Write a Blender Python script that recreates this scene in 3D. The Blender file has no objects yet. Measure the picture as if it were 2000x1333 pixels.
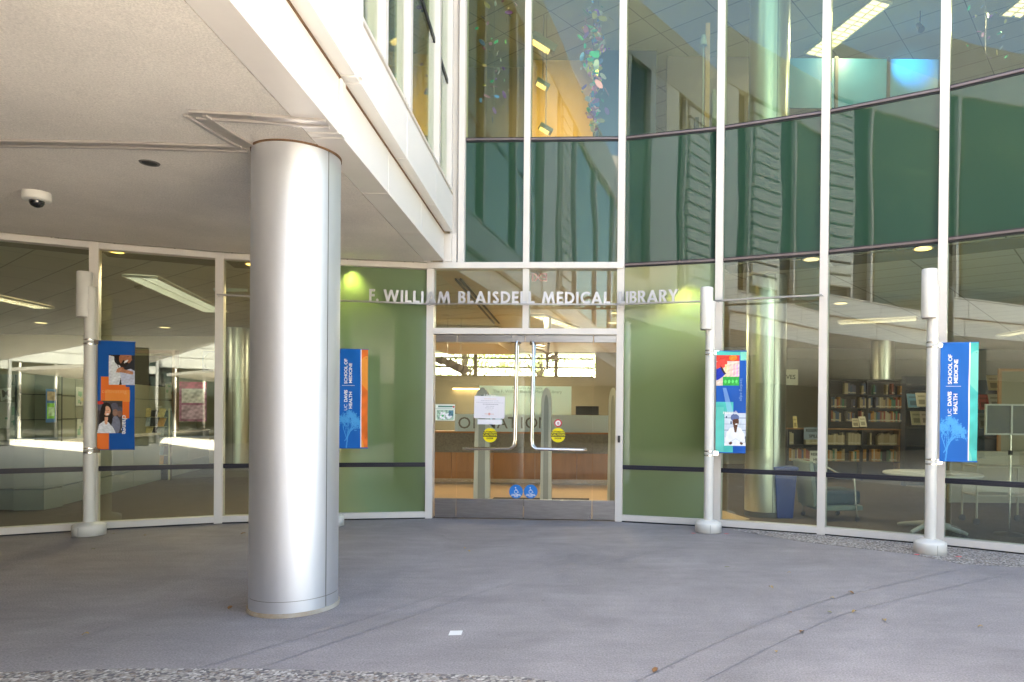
import bpy, bmesh, math, random
import numpy as np
from mathutils import Vector, Matrix
R = math.radians
random.seed(7); rng = np.random.default_rng(7)
sc = bpy.context.scene
# ------------------------------------------------------------------ camera
FPX, PIT, ROL, SX, SY, EYE = 1316.1, .0062, -.0095, 183.5, 148.8, 1.6
cam = bpy.data.objects.new('camera', bpy.data.cameras.new('camera'))
sc.collection.objects.link(cam); sc.camera = cam
cam.data.sensor_width = 36; cam.data.sensor_fit = 'HORIZONTAL'
cam.data.lens = 36*FPX/2000
cam.data.shift_x = -SX/2000; cam.data.shift_y = SY/2000
cam.data.clip_start = .05; cam.data.clip_end = 2000
cam.matrix_world = Matrix.Translation((0, 0, EYE)) @ Matrix.Rotation(R(90)-PIT, 4, 'X') @ Matrix.Rotation(-ROL, 4, 'Z')
# ------------------------------------------------------------------ world, sun, exposure
SUN_EL, SUN_AZ = R(52), R(19)         # azimuth from +Y (behind the library) towards -X
w = bpy.data.worlds.new('World'); sc.world = w; w.use_nodes = True
nt = w.node_tree; bg = nt.nodes['Background']
sky = nt.nodes.new('ShaderNodeTexSky'); sky.sky_type = 'NISHITA'; sky.sun_disc = False
sky.sun_elevation = SUN_EL; sky.sun_rotation = -SUN_AZ
sky.air_density = 1.0; sky.dust_density = 2.5; sky.ozone_density = .6
nt.links.new(sky.outputs[0], bg.inputs[0]); bg.inputs[1].default_value = .10
sl = bpy.data.lights.new('sun', 'SUN'); sl.energy = 5.0; sl.angle = R(.5); sl.color = (1, .95, .88)
so = bpy.data.objects.new('sun', sl); sc.collection.objects.link(so)
sdir = Vector((-math.sin(SUN_AZ)*math.cos(SUN_EL), math.cos(SUN_AZ)*math.cos(SUN_EL), math.sin(SUN_EL)))
so.rotation_euler = sdir.to_track_quat('Z', 'Y').to_euler(); so.location = (0, 0, 30)
vs = sc.view_settings
vs.view_transform = 'Standard'; vs.look = 'None'; vs.exposure = 3.65
vs.use_white_balance = True; vs.white_balance_temperature = 7400; vs.white_balance_tint = 8; vs.gamma = 1
sc.cycles.use_denoising = True
sc.cycles.max_bounces = 10; sc.cycles.diffuse_bounces = 5; sc.cycles.glossy_bounces = 5
sc.cycles.transmission_bounces = 6; sc.cycles.transparent_max_bounces = 24
sc.cycles.sample_clamp_indirect = 6; sc.cycles.caustics_reflective = False; sc.cycles.caustics_refractive = False
# ------------------------------------------------------------------ pixel -> world helpers (photo pixels, 2000 wide)
def ray(px, py):
    X = (px-1000-SX)/FPX; Y = -(py-666.5-SY)/FPX
    X, Y = X*math.cos(ROL)+Y*math.sin(ROL), -X*math.sin(ROL)+Y*math.cos(ROL)
    return Vector((X, math.cos(PIT)+Y*math.sin(PIT), -math.sin(PIT)+Y*math.cos(PIT)))
O = Vector((0, 0, EYE))
def atz(px, py, z=0.): d = ray(px, py); return O+d*((z-EYE)/d.z)
def aty(px, py, y): d = ray(px, py); return O+d*(y/d.y)
def atv(px, py, a, b, off=0.):        # vertical plane through a,b (shifted off towards the court)
    a = Vector(a[:2]); b = Vector(b[:2]); t = (b-a).normalized(); n = Vector((t.y, -t.x)); a = a+n*off
    d = ray(px, py); return O+d*((n.dot(a))/(n.dot(d.xy)))
# ------------------------------------------------------------------ materials
MATS = {}
def mat(name, col, rough=.5, metal=0., var=0., vscale=3., bump=0., bscale=60., spec=.5, emit=None, es=0., coat=0., col2=None, stretch=(1, 1, 1), fine=0.):
    if name in MATS: return MATS[name]
    m = bpy.data.materials.new(name); m.use_nodes = True; t = m.node_tree; b = t.nodes['Principled BSDF']
    b.inputs['Base Color'].default_value = (*col, 1); b.inputs['Roughness'].default_value = rough
    b.inputs['Metallic'].default_value = metal; b.inputs['Specular IOR Level'].default_value = spec
    b.inputs['Coat Weight'].default_value = coat
    tc = t.nodes.new('ShaderNodeTexCoord'); mp = t.nodes.new('ShaderNodeMapping'); mp.inputs['Scale'].default_value = stretch
    t.links.new(tc.outputs['Object'], mp.inputs[0])
    last = None
    if var or col2:
        n = t.nodes.new('ShaderNodeTexNoise'); n.inputs['Scale'].default_value = vscale; n.inputs['Detail'].default_value = 6; n.inputs['Roughness'].default_value = .62
        t.links.new(mp.outputs[0], n.inputs[0])
        r = t.nodes.new('ShaderNodeValToRGB'); r.color_ramp.elements[0].position = .3; r.color_ramp.elements[1].position = .7
        c2 = col2 or tuple(c*(1-var) for c in col)
        c1 = col if col2 else tuple(min(1, c*(1+var)) for c in col)
        r.color_ramp.elements[0].color = (*c2, 1); r.color_ramp.elements[1].color = (*c1, 1)
        t.links.new(n.outputs[0], r.inputs[0]); last = r.outputs[0]
        if fine:
            n2 = t.nodes.new('ShaderNodeTexNoise'); n2.inputs['Scale'].default_value = 75; n2.inputs['Detail'].default_value = 3; n2.inputs['Roughness'].default_value = .8
            t.links.new(tc.outputs['Object'], n2.inputs[0])
            mr = t.nodes.new('ShaderNodeMapRange'); mr.inputs[1].default_value = .3; mr.inputs[2].default_value = .7
            mr.inputs[3].default_value = 1-fine; mr.inputs[4].default_value = 1+fine; t.links.new(n2.outputs[0], mr.inputs[0])
            mx = t.nodes.new('ShaderNodeMix'); mx.data_type = 'RGBA'; mx.blend_type = 'MULTIPLY'; mx.inputs[0].default_value = 1
            t.links.new(last, mx.inputs[6]); t.links.new(mr.outputs[0], mx.inputs[7]); last = mx.outputs[2]
        t.links.new(last, b.inputs['Base Color'])
        mr = t.nodes.new('ShaderNodeMapRange'); mr.inputs[3].default_value = max(.02, rough-.06); mr.inputs[4].default_value = rough+.06
        t.links.new(n.outputs[0], mr.inputs[0]); t.links.new(mr.outputs[0], b.inputs['Roughness'])
    if bump:
        n = t.nodes.new('ShaderNodeTexNoise'); n.inputs['Scale'].default_value = bscale; n.inputs['Detail'].default_value = 4
        t.links.new(mp.outputs[0], n.inputs[0])
        bp = t.nodes.new('ShaderNodeBump'); bp.inputs['Strength'].default_value = bump; bp.inputs['Distance'].default_value = .01
        t.links.new(n.outputs[0], bp.inputs['Height']); t.links.new(bp.outputs[0], b.inputs['Normal'])
    if emit:
        b.inputs['Emission Color'].default_value = (*emit, 1); b.inputs['Emission Strength'].default_value = es
    MATS[name] = m; return m
def glass(name, tint, f0=.07, wave=.05, wscale=1.1, dirt=0., rough=0.):
    m = bpy.data.materials.new(name); m.use_nodes = True; t = m.node_tree; t.nodes.clear()
    out = t.nodes.new('ShaderNodeOutputMaterial'); mx = t.nodes.new('ShaderNodeMixShader')
    tr = t.nodes.new('ShaderNodeBsdfTransparent'); tr.inputs[0].default_value = (*tint, 1)
    gl = t.nodes.new('ShaderNodeBsdfGlossy'); gl.inputs['Roughness'].default_value = rough; gl.inputs['Color'].default_value = (.95, .99, .97, 1)
    lw = t.nodes.new('ShaderNodeLayerWeight')
    p = t.nodes.new('ShaderNodeMath'); p.operation = 'POWER'; p.inputs[1].default_value = 5
    s = t.nodes.new('ShaderNodeMath'); s.operation = 'MULTIPLY_ADD'; s.inputs[1].default_value = 1-f0; s.inputs[2].default_value = f0
    t.links.new(lw.outputs['Facing'], p.inputs[0]); t.links.new(p.outputs[0], s.inputs[0]); t.links.new(s.outputs[0], mx.inputs[0])
    tc = t.nodes.new('ShaderNodeTexCoord'); mp = t.nodes.new('ShaderNodeMapping'); mp.inputs['Scale'].default_value = (1, 1, .45)
    n = t.nodes.new('ShaderNodeTexNoise'); n.inputs['Scale'].default_value = wscale; n.inputs['Detail'].default_value = 1
    bp = t.nodes.new('ShaderNodeBump'); bp.inputs['Strength'].default_value = wave; bp.inputs['Distance'].default_value = .1
    t.links.new(tc.outputs['Object'], mp.inputs[0]); t.links.new(mp.outputs[0], n.inputs[0]); t.links.new(n.outputs[0], bp.inputs['Height']); t.links.new(bp.outputs[0], gl.inputs['Normal'])
    t.links.new(tr.outputs[0], mx.inputs[1]); t.links.new(gl.outputs[0], mx.inputs[2]); t.links.new(mx.outputs[0], out.inputs[0])
    MATS[name] = m; return m
def film_glass(name, c1, c2, f0=.07):  # etched glass: lets diffused light through, reflects like glass
    m = bpy.data.materials.new(name); m.use_nodes = True; t = m.node_tree; t.nodes.clear()
    out = t.nodes.new('ShaderNodeOutputMaterial'); mx = t.nodes.new('ShaderNodeMixShader'); ad = t.nodes.new('ShaderNodeMixShader'); ad.inputs[0].default_value = .6
    df = t.nodes.new('ShaderNodeBsdfDiffuse'); tl = t.nodes.new('ShaderNodeBsdfTranslucent'); gl = t.nodes.new('ShaderNodeBsdfGlossy'); gl.inputs['Roughness'].default_value = .0
    tc = t.nodes.new('ShaderNodeTexCoord'); n = t.nodes.new('ShaderNodeTexNoise'); n.inputs['Scale'].default_value = .42; n.inputs['Detail'].default_value = 0
    r = t.nodes.new('ShaderNodeValToRGB'); r.color_ramp.elements[0].position = .34; r.color_ramp.elements[1].position = .66
    r.color_ramp.elements[0].color = (*c1, 1); r.color_ramp.elements[1].color = (*c2, 1); e_ = r.color_ramp.elements.new(.5); e_.color = (.38, .54, .34, 1)  # the ramp tones paint the glow of light behind the glass
    t.links.new(tc.outputs['Object'], n.inputs[0]); t.links.new(n.outputs[0], r.inputs[0])
    t.links.new(r.outputs[0], df.inputs[0]); t.links.new(r.outputs[0], tl.inputs[0])
    lw = t.nodes.new('ShaderNodeLayerWeight'); p = t.nodes.new('ShaderNodeMath'); p.operation = 'POWER'; p.inputs[1].default_value = 5
    s = t.nodes.new('ShaderNodeMath'); s.operation = 'MULTIPLY_ADD'; s.inputs[1].default_value = 1-f0; s.inputs[2].default_value = f0
    t.links.new(lw.outputs['Facing'], p.inputs[0]); t.links.new(p.outputs[0], s.inputs[0]); t.links.new(s.outputs[0], mx.inputs[0])
    t.links.new(df.outputs[0], ad.inputs[1]); t.links.new(tl.outputs[0], ad.inputs[2]); t.links.new(ad.outputs[0], mx.inputs[1]); t.links.new(gl.outputs[0], mx.inputs[2])
    t.links.new(mx.outputs[0], out.inputs[0]); MATS[name] = m; return m
def vcol_mat(name, rough=.5, coat=0.):
    m = bpy.data.materials.new(name); m.use_nodes = True; b = m.node_tree.nodes['Principled BSDF']
    a = m.node_tree.nodes.new('ShaderNodeAttribute'); a.attribute_name = 'col'; b.inputs['Roughness'].default_value = rough; b.inputs['Coat Weight'].default_value = coat
    m.node_tree.links.new(a.outputs[0], b.inputs['Base Color']); MATS[name] = m; return m

WHITE = mat('painted aluminium', (.70, .66, .62), .38, var=.035, vscale=2.5, spec=.4)
POLEW = mat('pole paint', (.72, .71, .67), .32, var=.03, vscale=6)
PANEL = mat('fascia paint', (.82, .80, .775), .42, var=.03, vscale=1.2)
SOFM = mat('soffit metal', (.82, .775, .74), .38, var=.05, vscale=1.5)
STUCCO = mat('stucco', (.84, .79, .73), .95, var=.08, vscale=.9, bump=1.0, bscale=70, fine=.16)
DARK = mat('dark gasket', (.012, .012, .014), .45)
BRONZE = mat('bronze bar', (.19, .15, .15), .35, metal=.3)
RUST = mat('rusty sealant', (.17, .095, .05), .9, var=.35, vscale=9)
RAILM = mat('dark rail', (.02, .022, .035), .3)
STEEL = mat('stainless steel', (.62, .61, .62), .26, metal=1, var=.06, vscale=8, stretch=(1, 1, 18))
STEELH = mat('polished steel', (.72, .70, .69), .14, metal=1)
DULLST = mat('brushed steel rail', (.40, .395, .41), .36, metal=1, var=.12, vscale=5, stretch=(1, 1, 8))
COLM = mat('brushed aluminium cladding', (.76, .78, .83), .52, metal=1, var=.03, vscale=2, stretch=(1, 1, .15), bump=.04, bscale=300)
COLIN = mat('interior column metal', (.62, .66, .62), .3, metal=1, var=.05, vscale=2, stretch=(1, 1, .2))
CLEAR = glass('clear pane', (.87, .93, .885), .085, .008)
UPPER = glass('upper pane', (.78, .84, .70), .055, .025, 1.3)
DOORG = glass('door glass', (.95, .97, .96), .035, .01)
SPAN = mat('spandrel glass', (.020, .056, .034), .02, spec=.5, coat=0)
def _wave(m, s, sc_):
    t = m.node_tree; b = t.nodes['Principled BSDF']; tc = t.nodes.new('ShaderNodeTexCoord'); mp = t.nodes.new('ShaderNodeMapping'); mp.inputs['Scale'].default_value = (1, 1, .4)
    n = t.nodes.new('ShaderNodeTexNoise'); n.inputs['Scale'].default_value = sc_; n.inputs['Detail'].default_value = 1
    bp = t.nodes.new('ShaderNodeBump'); bp.inputs['Strength'].default_value = s; bp.inputs['Distance'].default_value = .1
    t.links.new(tc.outputs['Object'], mp.inputs[0]); t.links.new(mp.outputs[0], n.inputs[0]); t.links.new(n.outputs[0], bp.inputs['Height']); t.links.new(bp.outputs[0], b.inputs['Normal'])
_wave(SPAN, .045, 1.2)
SPAN.node_tree.nodes['Principled BSDF'].inputs['IOR'].default_value = 1.75
FROST = film_glass('etched green glass', (.28, .38, .18), (.60, .60, .32), .10)
# ------------------------------------------------------------------ mesh builder
class MB:
    def __init__(s): s.v = []; s.f = []; s.mi = []; s.sm = []
    def add(s, v, f, mi=0, smooth=False):
        o = len(s.v); s.v += [tuple(x) for x in v]; s.f += [tuple(i+o for i in q) for q in f]; s.mi += [mi]*len(f); s.sm += [smooth]*len(f); return s
    def box(s, x0, x1, y0, y1, z0, z1, mi=0, M=None):
        v = [Vector((x, y, z)) for x in (x0, x1) for y in (y0, y1) for z in (z0, z1)]
        if M is not None: v = [M @ p for p in v]
        return s.add(v, [(0, 1, 3, 2), (4, 6, 7, 5), (0, 4, 5, 1), (2, 3, 7, 6), (0, 2, 6, 4), (1, 5, 7, 3)], mi)
    def hexa(s, a, b, mi=0):          # a,b: 4-point loops
        n = len(a); v = list(a)+list(b)
        f = [tuple(range(n))[::-1], tuple(range(n, 2*n))]+[(i, (i+1) % n, n+(i+1) % n, n+i) for i in range(n)]
        return s.add(v, f, mi)
    def cyl(s, c, r, z0, z1, n=24, mi=0, r2=None, cap=True, smooth=True):
        r2 = r if r2 is None else r2; v = []
        for z, q in ((z0, r), (z1, r2)):
            v += [(c[0]+q*math.cos(2*math.pi*i/n), c[1]+q*math.sin(2*math.pi*i/n), z) for i in range(n)]
        s.add(v, [(i, (i+1) % n, n+(i+1) % n, n+i) for i in range(n)], mi, smooth)
        if cap: s.add(v, [tuple(range(n))[::-1], tuple(range(n, 2*n))], mi)
        return s
    def lathe(s, c, prof, n=32, mi=0):
        v = []
        for r, z in prof: v += [(c[0]+r*math.cos(2*math.pi*i/n), c[1]+r*math.sin(2*math.pi*i/n), c[2]+z) for i in range(n)]
        f = [(k*n+i, k*n+(i+1) % n, (k+1)*n+(i+1) % n, (k+1)*n+i) for k in range(len(prof)-1) for i in range(n)]
        s.add(v, f, mi, True); s.add(v[:n], [tuple(range(n))[::-1]], mi); s.add(v[-n:], [tuple(range(n))], mi); return s
    def tube(s, pts, r, n=10, mi=0, rs=None):
        pts = [Vector(p) for p in pts]; v = []; up = None
        for k, p in enumerate(pts):
            d = (pts[min(k+1, len(pts)-1)]-pts[max(k-1, 0)]).normalized()
            if up is None: up = d.orthogonal().normalized()
            up = (up-d*up.dot(d)).normalized(); w_ = d.cross(up); q = rs[k] if rs else r
            v += [p+up*q*math.cos(2*math.pi*i/n)+w_*q*math.sin(2*math.pi*i/n) for i in range(n)]
        f = [(k*n+i, k*n+(i+1) % n, (k+1)*n+(i+1) % n, (k+1)*n+i) for k in range(len(pts)-1) for i in range(n)]
        s.add(v, f, mi, True); s.add(v[:n], [tuple(range(n))[::-1]], mi); s.add(v[-n:], [tuple(range(n))], mi); return s
    def build(s, name, m, parent=None, bevel=0, **kw):
        me = bpy.data.meshes.new(name); me.from_pydata(s.v, [], s.f)
        for x in (m if isinstance(m, (list, tuple)) else [m]): me.materials.append(x)
        me.polygons.foreach_set('material_index', s.mi); me.polygons.foreach_set('use_smooth', s.sm)
        bm = bmesh.new(); bm.from_mesh(me); bmesh.ops.recalc_face_normals(bm, faces=bm.faces); bm.to_mesh(me); bm.free()
        o = bpy.data.objects.new(name, me); sc.collection.objects.link(o)
        if parent: o.parent = parent; o.matrix_parent_inverse = Matrix.Identity(4); o.location = -Vector(parent.get('base', (0, 0, 0))) if not kw.get('local') else (0, 0, 0)
        if bevel:
            md = o.modifiers.new('bevel', 'BEVEL'); md.width = bevel; md.segments = 2; md.limit_method = 'ANGLE'
        return o
def tag(o, label=None, cat=None, group=None, kind=None):
    if label: o['label'] = label
    if cat: o['category'] = cat
    if group: o['group'] = group
    if kind: o['kind'] = kind
    return o
def thing(name, label, cat, loc=(0, 0, 0), group=None, rz=0.):
    o = bpy.data.objects.new(name, None); sc.collection.objects.link(o); o.location = loc; o.rotation_euler.z = rz
    o.empty_display_size = .2
    return tag(o, label, cat, group)
# NB: parts are built in world coords when the thing sits at the origin (base), or with local=True in the thing's own frame
def part(mb, name, m, parent, bevel=0, world=True):
    o = mb.build(name, m, None, bevel)
    top = parent
    o.parent = parent
    if world:
        M = Matrix.Identity(4); q = parent; ch = []
        while q is not None: ch.append(q); q = q.parent
        for q in reversed(ch): M = M @ q.matrix_parent_inverse @ Matrix.LocRotScale(q.location, q.rotation_euler, q.scale)
        o.matrix_parent_inverse = M.inverted()
    return o
def copy_tree(o, parent=None):
    c = o.copy(); sc.collection.objects.link(c); c.parent = parent
    for ch in list(o.children): copy_tree(ch, c)
    return c
def text_obj(s, size, m, name='lettering', parent=None, M=None, ext=.001, bold=0., align='CENTER', space=1., world=True):
    cu = bpy.data.curves.new(name, 'FONT'); cu.body = s; cu.size = size; cu.extrude = ext; cu.offset = bold
    cu.align_x = align; cu.align_y = 'CENTER'; cu.space_character = space; cu.resolution_u = 3
    ob = bpy.data.objects.new('tmp', cu); sc.collection.objects.link(ob)
    dg = bpy.context.evaluated_depsgraph_get(); me = bpy.data.meshes.new_from_object(ob.evaluated_get(dg))
    bpy.data.objects.remove(ob); bpy.data.curves.remove(cu)
    if M is not None: me.transform(M)
    me.materials.clear(); me.materials.append(m)
    o = bpy.data.objects.new(name, me); sc.collection.objects.link(o)
    if parent:
        o.parent = parent
        if world: o.matrix_parent_inverse = Matrix.LocRotScale(parent.location, parent.rotation_euler, parent.scale).inverted()
    return o
def frame_M(p, t):                    # local x along t (xy), local y up (z), local z towards the court
    t = Vector((t[0], t[1], 0)).normalized(); n = Vector((t.y, -t.x, 0))
    return Matrix(((t.x, 0, n.x, p[0]), (t.y, 0, n.y, p[1]), (0, 1, 0, p[2]), (0, 0, 0, 1)))
# ------------------------------------------------------------------ plan
P = [(-9.03, 7.20), (-7.92, 8.08), (-6.70, 8.81), (-5.41, 9.42), (-4.03, 9.79), (-2.63, 10.05), (0.2, 9.92), (1.58, 9.53), (2.89, 9.0), (4.14, 8.33), (5.31, 7.53), (6.38, 6.60), (7.33, 5.55), (8.15, 4.40), (8.80, 3.15), (9.3, 1.8)]
P = [Vector(p) for p in P]; IL4, IM3 = 5, 6
BAYM = Vector((-1.2, 9.995))
Z_LOW, Z_UP, Z_TOP = 3.78, 5.644, 9.3
def sofz(y): return 3.67+.0295*(y-5.2)
def seg(a, b): t = (b-a).normalized(); return t, Vector((t.y, -t.x))
def seg_box(mb, a, b, u0, u1, z0, z1, d0, d1, mi=0, z0b=None, z1b=None):
    t, n = seg(a, b); L = (b-a).length; u1 = L+u1 if u1 <= 0 else u1
    pts = []
    for u, za, zb in ((u0, z0, z1), (u1, z0 if z0b is None else z0b, z1 if z1b is None else z1b)):
        for d in (d0, d1):
            q = a+t*u+n*d; pts.append(((q.x, q.y, za), (q.x, q.y, zb)))
    A = [pts[0][0], pts[1][0], pts[3][0], pts[2][0]]; B = [pts[0][1], pts[1][1], pts[3][1], pts[2][1]]
    return mb.hexa(A, B, mi)
def node_M(i, pts=P):                 # frame at a mullion, x along the facade
    a = pts[max(i-1, 0)]; b = pts[min(i+1, len(pts)-1)]; t = ((pts[i]-a).normalized()+(b-pts[i]).normalized()) if 0 < i < len(pts)-1 else (b-a)
    t = t.normalized(); n = Vector((t.y, -t.x)); p = pts[i]
    return Matrix(((t.x, n.x, 0, p.x), (t.y, n.y, 0, p.y), (0, 0, 1, 0), (0, 0, 0, 1)))
# ================================================================== THE LIBRARY
lib = thing('library_building', 'library with a concave wall of tall glass panes in white mullions', 'building')
MW = .052
def mull(i, z0, z1, pts=P):
    mb = MB().box(-MW, MW, -.16, .035, z0, z1, 0, node_M(i, pts)); return part(mb, 'mullion', WHITE, lib, .004)
def pane(a, b, z0, z1, m, name='window_pane', u0=.05, d=-.05):
    mb = MB(); seg_box(mb, a, b, u0, -u0, z0, z1, d, d+.014); return part(mb, name, m, lib)
for i in range(len(P)):
    left = i <= IL4
    mull(i, .004, sofz(P[i].y)-.01 if left else Z_TOP)
for i in range(len(P)-1):
    if i == IL4: continue
    a, b = P[i], P[i+1]; left = i < IL4
    mb = MB(); seg_box(mb, a, b, MW, -MW, .02, .105, -.12, .028); part(mb, 'base_frame', WHITE, lib, .004)
    mb = MB(); seg_box(mb, a, b, MW, -MW, .003, .02, -.10, .018); part(mb, 'base_sealant', DARK, lib)
    mb = MB(); seg_box(mb, a, b, MW, -MW, .772, .838, -.034, -.012); seg_box(mb, a, b, MW, -MW, .797, .813, -.0119, -.004); part(mb, 'guard_rail', RAILM, lib, .003)
    frosted = i in (4, 6)
    if left:
        za, zb = sofz(a.y), sofz(b.y)
        mb = MB(); seg_box(mb, a, b, MW, -MW, za-.095, za-.012, -.12, .028, z0b=zb-.095, z1b=zb-.012); part(mb, 'head_frame', WHITE, lib, .004)
        pane(a, b, .105, min(za, zb)-.096, FROST if frosted else CLEAR, 'frosted_pane' if frosted else 'window_pane')
    else:
        pane(a, b, .105, Z_LOW-.035, FROST if frosted else CLEAR, 'frosted_pane' if frosted else 'window_pane')
        for z in (Z_LOW, Z_UP):
            mb = MB(); seg_box(mb, a, b, MW, -MW, z-.035, z+.035, -.09, -.025); part(mb, 'transom_gasket', DARK, lib)
            mb = MB(); seg_box(mb, a, b, MW, -MW, z-.012, z+.014, -.0245, -.008); part(mb, 'transom_bar', BRONZE, lib)
        pane(a, b, Z_LOW+.035, Z_UP-.035, SPAN, 'spandrel_pane')
        pane(a, b, Z_UP+.035, Z_TOP, UPPER, 'upper_window_pane')
# ---- the entrance bay
A, B = P[IL4], P[IM3]; TB, NB = seg(A, B); LB = (B-A).length
def bay_u(px, py, d=0.): q = atv(px, py, A, B, d); return (q.xy-A).dot(TB), q.z
def bay_box(mb, u0, u1, z0, z1, d0, d1, mi=0): return seg_box(mb, A, B, u0, u1, z0, z1, d0, d1, mi)
UM = (BAYM-A).dot(TB)
mb = MB(); bay_box(mb, -.04, LB+.04, Z_LOW-.06, Z_LOW+.03, -.14, .06); part(mb, 'bay_head_frame', WHITE, lib, .004)
mb = MB(); bay_box(mb, MW, LB-MW, 2.75, 2.84, -.12, .045); part(mb, 'door_head_frame', WHITE, lib, .004)
mb = MB(); bay_box(mb, UM-.045, UM+.045, 2.842, Z_LOW-.062, -.12, .035); part(mb, 'mullion', WHITE, lib, .004)
for u0, u1 in ((MW, UM-.046), (UM+.046, LB-MW)):
    mb = MB(); bay_box(mb, u0, u1, 2.842, Z_LOW-.062, -.05, -.036); part(mb, 'transom_pane', CLEAR, lib)
# upper glazing over the bay, starting at the corner with the wing
UC = bay_u(905, 300)[0]; UR = LB
mb = MB(); bay_box(mb, UC-.06, UC+.03, Z_LOW+.032, Z_TOP, -.14, .05); part(mb, 'corner_mullion', WHITE, lib, .004)
mb = MB(); bay_box(mb, UC-.20, UC-.062, Z_LOW+.032, Z_TOP, -.14, -.02); part(mb, 'corner_post', WHITE, lib, .004)
mb = MB(); bay_box(mb, UM-.045, UM+.045, Z_LOW+.032, Z_TOP, -.14, .035); part(mb, 'mullion', WHITE, lib, .004)
for u0, u1 in ((UC+.032, UM-.047), (UM+.047, LB-MW)):
    mb = MB(); bay_box(mb, u0, u1, Z_LOW+.032, Z_UP-.035, -.05, -.036); part(mb, 'spandrel_pane', SPAN, lib)
    mb = MB(); bay_box(mb, u0, u1, Z_UP+.035, Z_TOP, -.05, -.036); part(mb, 'upper_window_pane', UPPER, lib)
    mb = MB(); bay_box(mb, u0, u1, Z_UP-.035, Z_UP+.035, -.09, -.025); part(mb, 'transom_gasket', DARK, lib)
    mb = MB(); bay_box(mb, u0, u1, Z_UP-.012, Z_UP+.014, -.0245, -.008); part(mb, 'transom_bar', BRONZE, lib)
# ---- doors
DU = [bay_u(x, y)[0] for x, y in ((849, 830), (891.5, 830), (1023.5, 830), (1157.5, 830), (1204, 830))]
ZR, ZH = bay_u(1000, 976)[1], 2.75
for k in range(4):
    u0, u1 = DU[k]+.006, DU[k+1]-.006
    leaf = k in (1, 2)
    d = thing('tmp', None, None); d.name = 'door_leaf' if leaf else 'side_light'; d.parent = lib
    mb = MB(); bay_box(mb, u0, u1, ZR, ZH-.11, -.035, -.023); part(mb, 'glass', DOORG, d)
    mb = MB(); bay_box(mb, u0, u1, .02, ZR, -.05, -.008); part(mb, 'bottom_rail', DULLST, d, .002)
    mb = MB(); bay_box(mb, u0, u1, ZH-.11, ZH-.005, -.05, -.008); part(mb, 'top_rail', DULLST, d, .002)
    if leaf:
        s = -1 if k == 1 else 1
        def hp(px, py, dd=.06):
            q = atv(px, py, A, B, dd); return (q.x, q.y, q.z)
        if k == 1: pts = [hp(1013, 672, .0), hp(1012.5, 668, .05), hp(1010, 667, .075), hp(1008.5, 672, .08), hp(1004, 860, .08), hp(1002, 872, .08), hp(995, 877, .08), hp(915, 877.5, .08), hp(906, 877, .06), hp(905, 876.5, .0)]
        else: pts = [hp(1037, 672, .0), hp(1037.5, 668, .05), hp(1040, 667, .075), hp(1041.5, 672, .08), hp(1037, 860, .08), hp(1039, 872, .08), hp(1046, 878, .08), hp(1133, 879.5, .08), hp(1143, 879, .06), hp(1144, 878.5, .0)]
        part(MB().tube(pts, .021, 12), 'pull_handle', STEELH, d)
        part(MB().tube([Vector(p_)-Vector((*NB, 0))*.16 for p_ in pts[1:-1]], .019, 12), 'inner_pull_handle', STEELH, d)
        q = hp(1000 if k == 1 else 1051, 656.5, 0); part(MB().tube([q, Vector(q)+Vector((*NB, 0))*.012], .014, 12), 'bolt', STEELH, d)
for px, py in ((882, 1011), (1152, 1017)):
    q = atz(px, py, 0); q = Vector((q.x, q.y, 0))+Vector((*NB, 0))*.03
    part(MB().cyl(q, .03, .003, .02, 16).cyl(q, .012, .02, .06, 12).cyl(q, .035, .06, .085, 16), 'door_stop', STEELH, lib, .002)
q = atv(1209, 858, A, B, .04)
part(MB().box(-.018, .018, -.05, .05, 0, .022, 0, frame_M((q.x, q.y, q.z), TB)), 'card_reader', DARK, lib, .003)
# ------------------------------------------------------------------ interior shell (parts of the library)
INW = mat('interior wall', (.27, .275, .225), .8, var=.04)
CARPET = mat('carpet', (.085, .068, .058), .98, var=.2, vscale=5, bump=.5, bscale=400, fine=.25)
TANF = mat('lobby stone floor', (.50, .36, .22), .35, var=.12, vscale=2)
def tile_mat():
    m = bpy.data.materials.new('ceiling tile'); m.use_nodes = True; t = m.node_tree; b = t.nodes['Principled BSDF']; b.inputs['Roughness'].default_value = .9
    tc = t.nodes.new('ShaderNodeTexCoord'); mp = t.nodes.new('ShaderNodeMapping'); mp.inputs['Rotation'].default_value = (0, 0, R(38)); mp.inputs['Scale'].default_value = (1, 1, 1)
    br = t.nodes.new('ShaderNodeTexBrick'); br.offset = 0; br.inputs['Scale'].default_value = 1; br.inputs['Brick Width'].default_value = 1.22; br.inputs['Row Height'].default_value = .61; br.inputs['Mortar Size'].default_value = .009
    br.inputs['Color1'].default_value = (.56, .53, .43, 1); br.inputs['Color2'].default_value = (.53, .50, .41, 1); br.inputs['Mortar'].default_value = (.22, .2, .15, 1)
    t.links.new(tc.outputs['Object'], mp.inputs[0]); t.links.new(mp.outputs[0], br.inputs[0]); t.links.new(br.outputs[0], b.inputs['Base Color']); return m
TILE = tile_mat()
WOODC = mat('lobby ceiling wood', (.56, .45, .31), .5, var=.12, vscale=2)
def poly_prism(pts, z0, z1):
    mb = MB(); mb.hexa([(p[0], p[1], z0) for p in pts], [(p[0], p[1], z1) for p in pts]); return mb
def off(i, d):
    M = node_M(i); return (M @ Vector((0, d, 0))).xy
inner = [off(i, -.14) for i in range(len(P))]
tan_a, tan_b = atz(770, 990).xy, Vector((-1.6, 24))
floor_pts = [(-24, 7.2)]+[tuple(p) for p in inner]+[(24, 1.8), (24, 25), (-24, 25)]
fl = poly_prism(floor_pts, -.2, .012).build('interior_floor', CARPET); tag(fl, kind='structure')
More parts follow.
